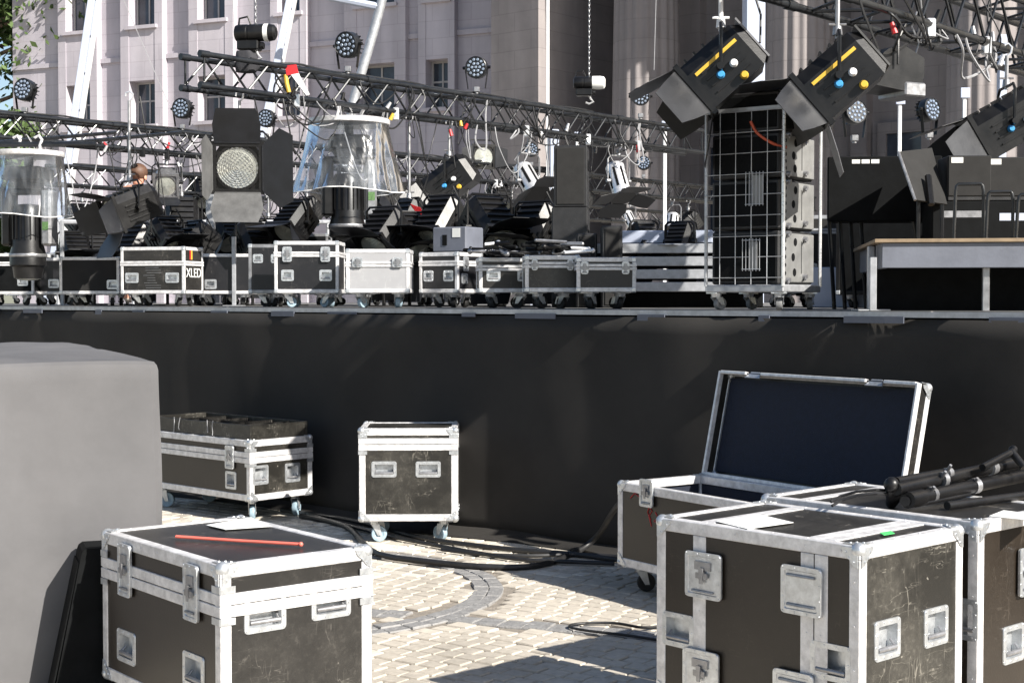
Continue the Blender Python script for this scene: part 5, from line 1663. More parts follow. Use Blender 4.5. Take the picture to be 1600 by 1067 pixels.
# stacked silver stage decks behind
root = None
for k in range(4):
    p = deck(1040, 2.0)
    r_ = thing('stage_deck', ('lowest', 'second', 'third', 'topmost')[k]+' silver-edged spare stage deck in the stack beside the cage trolley', 'stage deck', (p.x+(.03 if k % 2 else 0), p.y, DECK+.12+k*.095), R(-6), 'stacked spare stage decks')
    mb = MB(); mb.box(-.75,.75,-.5,.5,.012,.03); mb.build('board', M['matte'], r_)
    for (a,b_,c_,d_) in ((-.76,.76,-.51,-.47),(-.76,.76,.47,.51),(-.76,-.72,-.47,.47),(.72,.76,-.47,.47)):
        mb = MB(); mb.chbox(a,b_,c_,d_,0,.07,.004); mb.build('frame_bar', M['galv'], r_)
p = deck(1040, 2.0)
tag(MB().chbox(p.x-.7,p.x+.7,p.y-.35,p.y+.35,DECK+.001,DECK+.12,.01).build('pallet_block', M['matte']), 'dark low dolly carrying the stacked spare stage decks', 'dolly')
# white frame
p = deck(857, 2.3)
root = thing('white_frame', 'white square metal frame standing behind the stand heap', 'frame', p, R(-5))
for (a,b_,c_,d_) in ((-.16,-.11,0,.75),(.11,.16,0,.75),(-.11,.11,.70,.75),(-.11,.11,.28,.36)):
    mb = MB(); mb.chbox(a,b_,-.02,.02,c_,d_,.004); mb.build('frame_bar', M['palecol'], root)

# ---- caged trolley with amplifier cabinets
A_ = P(1224, 470, 8.55); 
cyaw = R(-35)
TW, TD, TH = .51, .54, 1.20
dx = Vector((math.cos(cyaw), math.sin(cyaw), 0)); dy = Vector((-dx.y, dx.x, 0))
ctr = Vector((A_.x, A_.y, 0)) - dx*(TW/2) + dy*(TD/2)
cg = thing('cage_trolley', 'wire cage trolley on castors loaded with black speaker cabinets', 'trolley', (ctr.x, ctr.y, DECK), cyaw)
mb = MB(); mb.chbox(-TW/2, TW/2, -TD/2, TD/2, .105, .15, .006); mb.build('base_tray', M['galv'], cg)
fm, wm_ = castor_meshes(.105, M['wgrey'])
for sx in (-1,1):
    for sy in (-1,1):
        o = link_mesh('castor', fm, cg, M=Matrix.Translation((sx*(TW/2-.05), sy*(TD/2-.05), 0)) @ Matrix.Rotation(.4*sx, 4, 'Z')); link_mesh('wheel', wm_, o)
for sx in (-1,1):
    for sy in (-1,1):
        mb = MB(); mb.tube([(sx*(TW/2-.005), sy*(TD/2-.005), .14), (sx*(TW/2-.005), sy*(TD/2-.005), TH if sy < 0 else TH-.02)], .011, 8); mb.build('post', M['chrome' if sx > 0 else 'galv'], cg, smooth=40)
wv = MB(); wv.tube([(0,0,.15),(0,0,TH-.03)], .0026, 6); wve = wv.mesh('wire', M['galv'], 40)
wh = MB(); wh.tube([(-TW/2,0,0),(TW/2,0,0)], .0026, 6); whe = wh.mesh('wire', M['galv'], 40)
for k in range(1, 5):
    link_mesh('wire', wve, cg, (-TW/2+TW*k/5, -TD/2-.008, 0))
for k in range(9):
    link_mesh('wire', whe, cg, (0, -TD/2-.008, .19+k*.122))
mb = MB(); mb.box(-TW/2, TW/2, -TD/2, -TD/2+.02, TH-.03, TH-.01); mb.build('top_rail', M['galv'], cg)
for (x0_, z0_, w2, h2) in ((-.20+.27,.62,.07,.18), (-.20+.25,.24,.055,.17)):
    pk_ = thing if False else None
    mb = MB()
    for k in range(6):
        mb.tube([(x0_-.05+k*.022, -TD/2-.016, z0_-.01), (x0_-.05+k*.022, -TD/2-.016, z0_+h2+.01)], .0022, 5)
    for z_ in (z0_, z0_+h2): mb.tube([(x0_-.055, -TD/2-.016, z_), (x0_+.065, -TD/2-.016, z_)], .0025, 5)
    mb.build('document_holder', M['galv'], cg)
    mb = MB(); mb.box(x0_-.01, x0_+w2-.01, -TD/2-.013, -TD/2-.010, z0_, z0_+h2-.01); mb.build('card', M['panelg'], cg)
# cabinets inside
zc_ = .152
hs_ = [.32,.30,.27,.24]
for k, h_ in enumerate(hs_):
    c0_ = ctr + Vector((0,0,DECK+zc_))
    sp_ = thing('array_cabinet', ('lowest black speaker cabinet in the cage trolley, end plate grey and perforated', 'second black speaker cabinet up in the cage trolley with grey perforated plate', 'third black speaker cabinet up in the cage trolley with grey perforated plate', 'topmost all-black speaker cabinet in the cage trolley stack')[k], 'speaker', c0_, cyaw, 'speaker cabinets in the cage')
    ww = TW-.06
    mb = MB(); mb.chbox(-ww/2, ww/2-.012, -TD/2+.03, TD/2-.03, 0, h_-.006, .01); mb.build('cabinet', M['spkb'], sp_)
    mb = MB(); mb.chbox(-ww/2+.02, ww/2-.03, -TD/2+.022, -TD/2+.032, .02, h_-.03, .003); mb.build('grille', M['matte'], sp_)
    if k < 3:
        mb = MB(); mb.chbox(ww/2-.011, ww/2+.004, -TD/2+.045, TD/2-.05, .012, h_-.02, .003); ep = mb.build('end_plate', M['panelg'], sp_)
        for (yy, zz, rr_) in ((-.06,.22,.024),(-.08,.5,.024),(-.05,.78,.024),(-.19,.2,.012),(-.19,.35,.012),(-.19,.5,.012),(-.19,.65,.012),(-.19,.8,.012)):
            mb = MB(); mb.cyl((ww/2+.0035, yy, zz*h_), (ww/2+.0052, yy, zz*h_), rr_, None, 14); mb.build('hole', M['matte'], ep)
        for (yy, zz) in ((.07,.85),(.07,.15),(-.17,.08),(-.17,.93)):
            mb = MB(); mb.cyl((ww/2+.003, yy, zz*h_), (ww/2+.03, yy, zz*h_), .016, .012, 10); mb.tube([(ww/2+.02,yy,zz*h_),(ww/2+.03,yy-.03,zz*h_-.02)], .006, 6); mb.build('rigging_pin', M['steel'], ep, smooth=40)
        mb = MB(); mb.box(ww/2+.004, ww/2+.006, .035,.04, .2*h_,.8*h_); mb.build('slot', M['matte'], ep)
    else:
        mb = MB(); mb.chbox(ww/2-.011, ww/2+.006, -TD/2+.06, TD/2-.06, .02, h_-.03, .003); mb.build('end_plate', M['matte'], sp_)
    zc_ += h_+.002
q1 = ctr+dx*(-.05)-dy*(TD/2+.02)
cable('loose_cable', [ctr+Vector((-.13,-TD/2-.03,DECK+1.10)), ctr+Vector((-.09,-TD/2-.035,DECK+1.03)), ctr+Vector((0,-TD/2-.04,DECK+.97)), ctr+Vector((.08,-TD/2-.03,DECK+.95))], .009, M['orange'], 'orange cable hooked over the cage trolley wires')
# black boxes and card on top of the cage
b = thing('top_box', 'black equipment box lying across the cage trolley top', 'box', ctr+Vector((.06,.05,DECK+TH-.012)), cyaw)
mb = MB(); mb.chbox(-.16,.20,-.14,.12,0,.15,.01); mb.build('case_body', M['blk'], b)
mb = MB(); mb.box(-.02,.16,-.142,-.14,.09,.105); mb.build('slot', M['steel'], b)

simple_box('pale_crate', 'pale blue-grey crate behind the slanted legs of the black tables', 'crate', 1345, 2.6, .7, .4, .30, .0, -20, 'palecol')
simple_box('pale_crate', 'pale blue-grey crate lying on the spare stage decks', 'crate', 1045, 2.1, .7, .5, .10, .49, -10, 'palecol')
# ---- riser at right with hoops, panels and speakers
pr0 = deck(1378, .75); 
rz = DECK+.20
pw = P(1378, 400, 7.95)
rs = thing('stage_riser', 'low riser with plywood edge and blue-grey fascia on posts', 'riser', (pw.x, pw.y, DECK), R(-9))
mb = MB(); mb.chbox(-.04, 2.4, -.02, 1.6, .368, .388, .002); mb.build('top_board', M['ply'], rs)
for k in range(2):
    mb = MB(); mb.chbox(k*1.15, k*1.15+1.146, 0, .03, .232, .367, .003); mb.build('fascia_board', M['fascia'], rs)
mb = MB(); mb.box(0,.03,.032,1.55,.232,.367); mb.build('fascia_board', M['fascia'], rs)
for (x, y, m_) in ((-.045,.01,'galv'),(.30,.6,'steel'),(.36,.9,'steel'),(.55,.06,'steel'),(.70,.6,'steel'),(1.1,.06,'steel')):
    mb = MB(); mb.chbox(x-.018, x+.018, y-.018, y+.018, 0, .367 if x > 0 else .29, .003); mb.build('post', M[m_], rs)
def hoop(label, px0, px1, py0, Y, group):
    a = P(px0, py0, Y); b = P(px1, py0, Y)
    zb_ = DECK+.389
    p0 = Vector(((a.x+b.x)/2, Y, zb_)); hw = (b.x-a.x)/2; hh = a.z-zb_
    root = thing('tubular_hoop', label, 'hoop rail', p0, R(-9), group)
    pth = [(-hw*1.12,0,0),(-hw*1.0,0,hh-.04),(-hw*.93,0,hh-.01),(-hw*.82,0,hh),(hw*.82,0,hh),(hw*.93,0,hh-.01),(hw,0,hh-.04),(hw*1.0,0,0)]
    mb = MB(); mb.tube(pth, .0095, 8); mb.build('rail', M['truss'], root, smooth=40)
    for s_ in (-1, 1):
        mb = MB(); mb.cyl((s_*hw*(1.12 if s_ < 0 else 1.0),0,0), (s_*hw*(1.12 if s_ < 0 else 1.0),0,.012), .016, None, 8); mb.build('foot', M['rubber'], root)
hoop('tall black tubular hoop standing on the riser', 1494, 1536, 288, 8.15, None)
hoop('middle black tubular hoop on the riser before the blue strip', 1544, 1582, 300, 8.1, None)
hoop('outer black tubular hoop on the riser with pale strip behind', 1592, 1640, 304, 8.05, None)
for (px, w_, h_, lb, st_) in ((1506,.26,.275,'grey-fronted speaker with white sticker behind the tall hoop', True), (1562,.24,.265,'grey-fronted speaker with white corner tape behind the middle hoop', True)):
    p = P(px, 300, 9.1)
    b = thing('speaker_cabinet', lb, 'speaker', (p.x, p.y, DECK+.66), R(-4), 'speakers behind the hoops')
    mb = MB(); mb.chbox(-w_/2,w_/2,-.14,.14,0,h_,.006); mb.build('cabinet', M['spkb'], b)
    mb = MB(); mb.chbox(-w_/2+.004,w_/2-.004,-.148,-.137,.03,h_-.004,.003); mb.build('grille', M['spk'], b)
    mb = MB(); mb.box(-w_/2+.02,-w_/2+.09,-.150,-.1485,h_-.045,h_-.012); mb.build('sticker', M['paper'], b)
p = P(1536, 360, 9.1)
bt = thing('equipment_rack', 'black equipment rack under the grey-fronted speakers', 'rack', (p.x, p.y, DECK), R(-4))
mb = MB(); mb.chbox(-.34,.42,-.15,.15,0,.658,.006); mb.build('rack_body', M['matte'], bt)
mb = MB(); mb.box(-.28,-.02,-.153,-.1505,.56,.60); mb.build('strip', M['steel'], bt)
mb = MB(); mb.box(.06,.30,-.153,-.1505,.54,.585); mb.build('strip', M['palecol'], bt)
# leaning panel
q = [P(1404,238,8.9), P(1455,232,9.15), P(1479,320,8.95), P(1430,313,8.7)]
pl = thing('leaning_panel', 'dark grey board leaning on the riser beside the black tables', 'panel', P(1445,365,8.8), 0)
mb = MB(); mb.plate([p-pl.location for p in q], .012); mb.build('board', M['spk'], pl)
mb = MB(); mb.tube([q[0]-pl.location, q[3]-pl.location], .009, 6); mb.build('edge_trim', M['steel'], pl)
mb = MB()
for (x, y) in ((1435,313),(1472,320)):
    a = P(x, y, 8.8)-pl.location; mb.tube([a, Vector((a.x, a.y, DECK+.389-pl.location.z))], .012, 6)
mb.tube([P(1450,275,8.85)-pl.location, P(1455,320,8.75)-pl.location], .02, 6)
mb.build('prop', M['blk'], pl)
# black folded tables
p = P(1352, 300, 9.5)
tbk = thing('folded_tables', 'stack of black tables with slanted legs behind the cage trolley', 'table', (p.x, p.y, DECK), R(-6))
for k in range(5):
    mb = MB(); mb.chbox(-.25+.015*k, .46+.01*k, -.12+.06*k, -.075+.06*k, .56, .97-.01*(k % 2), .006); mb.build('table_top', M['matte'], tbk)
for k in range(4):
    mb = MB(); mb.tube([(-.235+.072*k, -.05+.04*k, .60), (-.20+.072*k, -.08+.04*k, 0.0)], .013, 8); mb.build('leg', M['truss'], tbk, smooth=40)
for k in range(3):
    mb = MB(); mb.box(-.12+.06*k+.02, -.07+.06*k+.02, -.1225, -.1208, .925, .95); mb.build('sticker', M['paper'], tbk)
mb = MB(); mb.tube([(.3,0,.6),(.38,0,0)], .013, 8); mb.tube([(.45,.1,.6),(.5,.1,0)], .013, 8); mb.build('leg', M['truss'], tbk, smooth=40)
mb = MB(); mb.box(-.02, 2.4, .40, .43, .0, .366); mb.build('shade_sheet', M['matte'], rs)  # black sheet standing in for the shade beneath the riser
# dark cases behind the riser; low ones added to deepen the shade under it
for (px, off, W, H, lb) in ((1470,1.6,.5,.16,'dark low case added to deepen shade under the riser'), (1570,1.9,.5,.16,'second dark low case added to deepen shade under the riser by its end')):
    deck_case(lb, px, off, W, .4, H, -6, (), lam='matte', barmat='blk', zc=.08)
for (px, off, W, H, lb) in ((1330,3.4,.9,.30,'tall black case beyond the folded black tables'),(1400,2.6,.8,.72,'tall black case beyond the leaning panel'),(1480,2.8,.9,.68,'tall black case beyond the hoops'),(1585,2.4,.9,.55,'tall black case beyond the outer hoop')):
    deck_case(lb, px, off, W, .5, H, -20, (), lam='matte', barmat='blk', zc=.1)
# far dark equipment behind the front row, filling the deck
fr = random.Random(4)
spots = [(60,3.2,.7,.55),(170,3.4,.8,.5),(330,2.6,.55,.62),(390,3.0,.6,.5),(470,2.8,.6,.62),(560,3.2,.6,.55),(640,2.6,.5,.50),(690,3.1,.5,.45),(760,2.8,.5,.40),(830,3.6,.4,.3),(1180,3.2,.6,.8),(1260,3.0,.5,.6),(1420,3.6,.7,.6),(1530,3.8,.8,.7)]
desc = ['with pale edge bars beside the tree-side case','with worn grey front beyond the lettered case','behind the large lens spotlight','with steel edge bars beyond the two-handle case','behind the broad latched case','beyond the silver grey case','behind the red gel lamp','beyond the grey cube box','beyond the stand heap','deep behind the stand heap','tall and dark behind the cage trolley','beyond the cage trolley end plates','tall behind the leaning panel','tall behind the grey-fronted speakers']
for (px, off, W, H), d_ in zip(spots, desc):
    deck_case('black equipment case '+d_, px, off, W, .45, H, fr.uniform(-12,6), hd('F', (0,), .3), lam=fr.choice(('lamfar','matte','spk')), barmat=fr.choice(('steel','galv')), lid=fr.choice((0,.12)), group='equipment cases deeper on the stage')
# lamps parked on the cases and deck
def parked(label, px, off, z, aim, s, **kw):
    p = deck(px, off); p.z = DECK+z
    r_ = fresnel(label, p, aim, s, z_hook=None, **kw)
    mb = MB(); mb.cyl((0, .0, -z+.01), (0, 0, -s*.45), .016, None, 8); mb.build('stand_pole', M['blk'], r_, smooth=40)
    mb = MB(); mb.cyl((0, 0, -z), (0, 0, -z+.012), .14, None, 16); mb.build('stand_base', M['blk'], r_, smooth=40)
parked('black spotlight lying face-down left of the lettered case', 148, 1.6, .62, (.3,-.5,-.8), .28, knobs=False, dl=1.0)
parked('black spotlight parked on its flaps behind the two-handle case', 352, 2.2, .75, (.5,-.5,-.7), .30, knobs=False)
parked('black spotlight with splayed flaps parked behind the latched case', 460, 2.0, .80, (-.4,-.6,-.7), .30, knobs=False)
pk_l = [(118,1.3,.55,(.3,-.6,-.7),.30,'black spotlight on a short stand beside the covered light by the trees'),
 (215,1.5,.60,(-.3,-.5,-.8),.32,'black spotlight on a short stand in front of the worker'),
 (262,1.4,.66,(.5,-.5,-.7),.30,'black spotlight on a short stand over the lettered case'),
 (305,1.6,.60,(-.5,-.4,-.8),.32,'black spotlight on a short stand beside the broad grey post'),
 (395,1.7,.60,(.4,-.5,-.8),.30,'black spotlight on a short stand over the two-handle case'),
 (600,1.5,.62,(-.4,-.6,-.7),.32,'black spotlight on a short stand behind the silver grey case'),
 (640,1.9,.60,(.4,-.5,-.8),.32,'black spotlight on a short stand below the red gel lamp'),
 (690,2.0,.72,(-.4,-.5,-.8),.34,'black spotlight on a short stand behind the grey cube box'),
 (765,1.7,.66,(.4,-.6,-.7),.36,'black spotlight on a short stand behind the stand heap'),
 (835,2.0,.62,(-.4,-.5,-.8),.34,'black spotlight on a short stand before the white frame'),
 (1006,1.9,.52,(.2,-.5,-.9),.20,'black spotlight on a short stand above the spare stage decks'),
 (1062,1.9,.50,(-.3,-.5,-.8),.20,'black spotlight on a short stand tight against the cage trolley')]
for (px, off, z, aim, s_, lb) in pk_l:
    parked(lb, px, off, z, aim, s_, knobs=False, doors=(55,45,50,60), dl=1.15)
# vertical stands / pipes across the deck
for k, (px, py, off, lb) in enumerate(((98,345,.75,'galvanised pipe stand beside the clear-covered light'),(330,225,1.9,'broad grey post left of the large lens spotlight'),(366,370,1.1,'thin steel stand behind the two-handle case'),(1360,385,.1,'short galvanised post at the riser corner'))):
    p = deck(px, off); t_ = P(px, py, p.y)
    root = thing('pipe_stand', lb, 'stand', p, 0)
    w2 = .018 if k != 1 else .04
    mb = MB(); mb.chbox(-w2, w2, -w2, w2, .008, t_.z-DECK, .004); mb.build('upright', M['galv'], root)
    mb = MB(); mb.chbox(-.09,.09,-.09,.09,0,.008,.002); mb.build('foot_plate', M['galv'], root)
# barrier rail far at back
a = P(90, 347, 17.5); b = P(600, 347, 21.0)
rb = thing('barrier_rail', 'pale grey tubular barrier rail along the back of the stage', 'barrier', (a.x, a.y, DECK), 0)
def rl(p): return p-Vector((a.x, a.y, DECK))
mb = MB(); mb.tube([rl(a), rl(b)], .03, 8); mb.build('top_rail', M['galv'], rb, smooth=40)
mb = MB(); mb.tube([rl(a)-Vector((0,0,.45)), rl(b)-Vector((0,0,.45))], .022, 8); mb.build('lower_rail', M['galv'], rb, smooth=40)
for k in range(6):
    q = rl(a).lerp(rl(b), k/5); mb = MB(); mb.tube([(q.x,q.y,q.z),(q.x,q.y,0)], .022, 8); mb.build('post', M['galv'], rb, smooth=40)

# ================================================================== WORKER
pw_ = P(207, 300, 18.3)
gx, gy = pw_.x, pw_.y
def person():
    root = thing('person', 'worker in dark clothes bending behind a finned spotlight, one hand on hip', 'person', (gx, gy, DECK), R(160))
    J = {'pelvis':(0,0,.92,.15),'waist':(0,-.02,1.05,.135),'chest':(.0,-.07,1.28,.155),'neck':(-.02,-.13,1.47,.06),'headb':(-.03,-.17,1.53,.075),'headm':(-.035,-.19,1.61,.098),'headt':(-.035,-.19,1.70,.07),
         'shl':(-.19,-.07,1.40,.072),'ell':(-.27,-.16,1.15,.047),'wrl':(-.20,-.36,1.02,.033),
         'shr':(.19,-.07,1.40,.072),'elr':(.38,.02,1.18,.047),'wrr':(.24,-.06,.98,.033),
         'hil':(-.10,0,.86,.105),'knl':(-.12,-.05,.47,.066),'anl':(-.12,.01,.09,.042),'tol':(-.13,-.16,.04,.036),
         'hir':(.10,0,.86,.105),'knr':(.13,-.04,.47,.066),'anr':(.14,.03,.09,.042),'tor':(.16,-.14,.04,.036)}
    E_ = [('pelvis','waist'),('waist','chest'),('chest','neck'),('neck','headb'),('headb','headm'),('headm','headt'),('chest','shl'),('shl','ell'),('ell','wrl'),('chest','shr'),('shr','elr'),('elr','wrr'),
          ('pelvis','hil'),('hil','knl'),('knl','anl'),('anl','tol'),('pelvis','hir'),('hir','knr'),('knr','anr'),('anr','tor')]
    names = list(J)
    J = {k_: (-v_[0], v_[1], v_[2], v_[3]) for k_, v_ in J.items()}
    V_ = [Vector(J[n_][:3]) for n_ in names]; RR = [J[n_][3] for n_ in names]
    edges = [(names.index(a_), names.index(b_)) for a_, b_ in E_]
    # hands: palm and five fingers each
    for (wr, s_) in (('wrl',-1),('wrr',1)):
        w0 = Vector(J[wr][:3]); el = Vector(J['ell' if s_ < 0 else 'elr'][:3]); d_ = (w0-el).normalized()
        side = d_.cross(Vector((0,0,1))).normalized()
        pi_ = len(V_); V_.append(w0+d_*.06); RR.append(.036); edges.append((names.index(wr), pi_))
        for f_ in range(5):
            o_ = (f_-2)*.02
            ln_ = (.06,.075,.08,.075,.06)[f_] if f_ else .05
            k0 = len(V_)
            V_.append(w0+d_*(.085 if f_ else .05)+side*(o_*1.1 if f_ else -.045)); RR.append(.010)
            V_.append(w0+d_*(.085+ln_*.55 if f_ else .085)+side*(o_*1.2 if f_ else -.06)+Vector((0,0,-.012))); RR.append(.009)
            V_.append(w0+d_*(.085+ln_ if f_ else .11)+side*(o_*1.2 if f_ else -.065)+Vector((0,0,-.035))); RR.append(.007)
            edges += [(pi_, k0), (k0, k0+1), (k0+1, k0+2)]
    me = bpy.data.meshes.new('body'); me.from_pydata(V_, edges, []); me.update()
    o = bpy.data.objects.new('body', me); C.objects.link(o); o.parent = root
    sm = o.modifiers.new('skin', 'SKIN'); sm.use_smooth_shade = True
    if not me.skin_vertices: me.skin_vertices.new() if hasattr(me.skin_vertices, 'new') else None
    return root, o, RR
root, body, RR = person()
if not body.data.skin_vertices:
    bpy.context.view_layer.objects.active = body
    body.select_set(True)
    bpy.ops.mesh.customdata_skin_add()
sv = body.data.skin_vertices[0].data
for i, r_ in enumerate(RR): sv[i].radius = (r_, r_)
sv[0].use_root = True
sb = body.modifiers.new('sub', 'SUBSURF'); sb.levels = 2; sb.render_levels = 2
def worker_mat():
    m = bpy.data.materials.new('worker skin and dark clothes')
    t, b = nodes(m); L = t.links.new
    tc = t.nodes.new('ShaderNodeTexCoord'); sx = t.nodes.new('ShaderNodeSeparateXYZ'); L(tc.outputs['Object'], sx.inputs[0])
    def step(src, a, inv=False):
        n_ = t.nodes.new('ShaderNodeMath'); n_.operation = 'LESS_THAN' if inv else 'GREATER_THAN'
        L(src, n_.inputs[0]); n_.inputs[1].default_value = a; return n_.outputs[0]
    def mx_(a_, b_, op='MAXIMUM'):
        n_ = t.nodes.new('ShaderNodeMath'); n_.operation = op; L(a_, n_.inputs[0]); L(b_, n_.inputs[1]); return n_.outputs[0]
    head = step(sx.outputs['Z'], 1.455)
    ab = t.nodes.new('ShaderNodeMath'); ab.operation = 'ABSOLUTE'; L(sx.outputs['X'], ab.inputs[0])
    arm = mx_(step(ab.outputs[0], .225), step(sx.outputs['Z'], 1.30, True), 'MULTIPLY')
    hand = mx_(step(sx.outputs['Y'], -.22, True), step(sx.outputs['Z'], .9), 'MULTIPLY')
    ank = mx_(step(sx.outputs['Z'], .24, True), step(sx.outputs['Z'], .075), 'MULTIPLY')
    f_ = mx_(mx_(head, arm), mx_(hand, ank))
    mm = t.nodes.new('ShaderNodeMix'); mm.data_type = 'RGBA'; L(f_, mm.inputs['Factor'])
    mm.inputs[6].default_value = (.025,.026,.03,1); mm.inputs[7].default_value = (.50,.26,.18,1)
    sh = step(sx.outputs['Z'], .075, True)
    m2 = t.nodes.new('ShaderNodeMix'); m2.data_type = 'RGBA'; L(sh, m2.inputs['Factor']); L(mm.outputs[2], m2.inputs[6]); m2.inputs[7].default_value = (.5,.44,.38,1)
    L(m2.outputs[2], b.inputs['Base Color']); b.inputs['Roughness'].default_value = .7
    return m
body.data.materials.append(worker_mat())
mb = MB(); mb.sphere((.035,-.172,1.648), (.120,.128,.115), 16, 10)
mb.v = [v for v in mb.v]; mb.build('hair', M['hair'], root, smooth=60)
mb = MB(); mb.sphere((.04,-.295,1.60), (.014,.022,.022), 8, 6); mb.build('nose', M['skin'], root, smooth=60)
for s_ in (-1, 1):
    mb = MB(); mb.sphere((.035+s_*.035,-.272,1.625), (.012,.010,.008), 8, 6); mb.build('eye', M['matte'], root, smooth=60)
    mb = MB(); mb.sphere((.035+s_*.102,-.185,1.58), (.012,.026,.034), 8, 6); mb.build('ear', M['skin'], root, smooth=60)
mb = MB(); mb.sphere((.038,-.272,1.565), (.024,.012,.007), 8, 6); mb.build('mouth', M['redink'], root, smooth=60)

# ================================================================== ROOF LEGS, POLES, FAR PIECES
def slanted(label, p_top, p_bot, wdt, dpt, name='roof_leg', mtl='white', holes=True):
    a, b = Vector(p_top), Vector(p_bot)
    root = thing(name, label, 'roof leg', b, 0)
    d_ = a-b; L_ = d_.length
    q = d_.to_track_quat('Z', 'Y').to_matrix().to_4x4()
    mb = MB(); mb.chbox(-wdt/2, wdt/2, -dpt/2, dpt/2, 0, L_, .008, q); mb.build('leg_tube', M[mtl], root)
    if holes:
        mb = MB(); mb.chbox(-wdt*.5-.12, -wdt*.5-.001, -dpt*.4, dpt*.4, L_*.1, L_, .006, q); fl = mb.build('flange', M['palecol'], root)
        for k in range(int(L_/.6)):
            mb = MB(); mb.cyl(q @ Vector((-wdt*.5-.06, -dpt*.42, .5+k*.6)), q @ Vector((-wdt*.5-.06, -dpt*.39, .5+k*.6)), .022, None, 10); mb.build('bolt_hole', M['matte'], fl)
    return root
def extend(p, q, zb):
    p, q = Vector(p), Vector(q); t_ = (zb-p.z)/(q.z-p.z); return p+(q-p)*t_
Yl = 24.0
for (xt, xb, yb, Yl, lb) in ((158,117,215,24.0,'white slanted roof leg rising from behind the tree-side light'), (468,396,300,24.5,'white slanted roof leg behind the chain hoist')):
    t_ = P(xt, -60, Yl); b = P(xb, yb, Yl)
    slanted(lb, t_+(t_-b)*.5, extend(t_, b, 0), .21, .14)
# grey curved pole
pts = [P(x, y, 23.5) for x, y in ((612,-60),(592,20),(578,70),(563,120),(552,160),(545,205))]
pts.append(extend(pts[-2], pts[-1], 0.0))
mb = MB(); mb.tube(pts, [.075]*len(pts), 10); root = thing('curved_leg', 'grey curved tubular roof leg behind the hoist truss', 'roof leg', (pts[-1].x, pts[-1].y, 0), 0)
mb.v = [v-Vector((pts[-1].x, pts[-1].y, 0)) for v in mb.v]; mb.build('leg_tube', M['galv'], root, smooth=40)
a = P(505, -6, 23.5)-Vector(root.location); b = P(596, 12, 23.5)-Vector(root.location)
mb = MB(); mb.tube([a, b], .06, 8); mb.build('tie_bar', M['palecol'], root, smooth=40)
# thin poles standing behind the stage
def pole_stand(label, px, ytop, Y, w_, plate=None, mtl='palecol', ptop=None):
    t_ = P(px, ytop, Y)
    root = thing('thin_pole', label, 'pole', (t_.x, t_.y, 0), 0)
    mb = MB(); mb.chbox(-w_/2, w_/2, -w_/2, w_/2, 0, t_.z, w_*.1); mb.build('shaft', M[mtl], root)
    if plate:
        mb = MB(); mb.chbox(-plate/2, plate/2, -w_/2-.03, -w_/2-.002, t_.z-plate*1.1, t_.z, .006); mb.build('plate', M['palecol'], root)
    mb = MB(); mb.chbox(-.2,.2,-.2,.2,0,.03,.005); mb.build('base_plate', M['galv'], root)
pole_stand('slender pale pole rising past the far hoist', 856, -60, 24, .05, None, 'white')
pole_stand('pale square post behind the tall speaker stack', 866, 203, 24, .15)
pole_stand('broad pale blue-grey column above the caged trolley', 1178, -60, 24, .33)
pole_stand('pole with small square plate behind the curved floodlight', 1406, 148, 24, .055, .15, 'white')
pole_stand('pole with small square plate before the fluted column', 1507, 138, 24, .055, .15, 'white')
pole_stand('pole with plate between far hoist and silver lamps', 902, 207, 24, .05, .10, 'white')
pole_stand('slender pale pole left of the caged trolley', 1039, 190, 24, .055, .12, 'white')
pole_stand('pale post at the end of the heavy truss', 1566, 55, 24, .13)
# white pipe above the front right spotlight
p = P(1117, 62, 8.75)
cable('stay_wire', [P(1556, -40, 12), P(1578, 55, 12), P(1610, 130, 12)], .012, M['cable'], 'taut black wire beside the end of the heavy truss', sub=2)
for (x0_, y0_, x1_, y1_, lb) in ((363,-30,366,75,'thin guy wire before the upper windows'), (180,-30,262,160,'thin pale wire sloping past the left windows'), (1026,-30,1022,110,'thin wire hanging beside the fluted column')):
    cable('guy_wire', [P(x0_, y0_, 22), P((x0_+x1_)/2, (y0_+y1_)/2, 22), P(x1_, y1_, 22)], .006, M['cablew'], lb, 'wire', n=4, sub=2)

# ================================================================== BUILDINGS
# sunlit wing: local x along the facade to the right, local y into the building
WN = Vector((-0.40, -0.916)).normalized()
wd = Vector((-WN.y, WN.x))                 # facade direction, to the right
wd = Vector((0.916, -0.40)).normalized()
Wc = P(850, 300, 46.0)
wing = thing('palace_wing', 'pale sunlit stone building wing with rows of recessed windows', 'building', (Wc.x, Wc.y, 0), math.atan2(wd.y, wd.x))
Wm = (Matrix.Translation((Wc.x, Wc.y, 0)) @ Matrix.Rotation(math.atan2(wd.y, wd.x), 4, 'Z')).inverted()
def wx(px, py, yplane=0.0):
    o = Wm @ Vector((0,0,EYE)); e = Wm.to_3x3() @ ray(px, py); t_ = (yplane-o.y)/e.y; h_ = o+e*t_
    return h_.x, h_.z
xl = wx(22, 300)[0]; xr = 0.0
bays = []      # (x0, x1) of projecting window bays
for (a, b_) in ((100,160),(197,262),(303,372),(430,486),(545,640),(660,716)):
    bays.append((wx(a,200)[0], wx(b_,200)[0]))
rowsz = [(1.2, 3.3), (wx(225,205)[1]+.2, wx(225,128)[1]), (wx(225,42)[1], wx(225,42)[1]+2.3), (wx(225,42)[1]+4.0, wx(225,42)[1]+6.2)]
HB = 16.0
mb = MB()
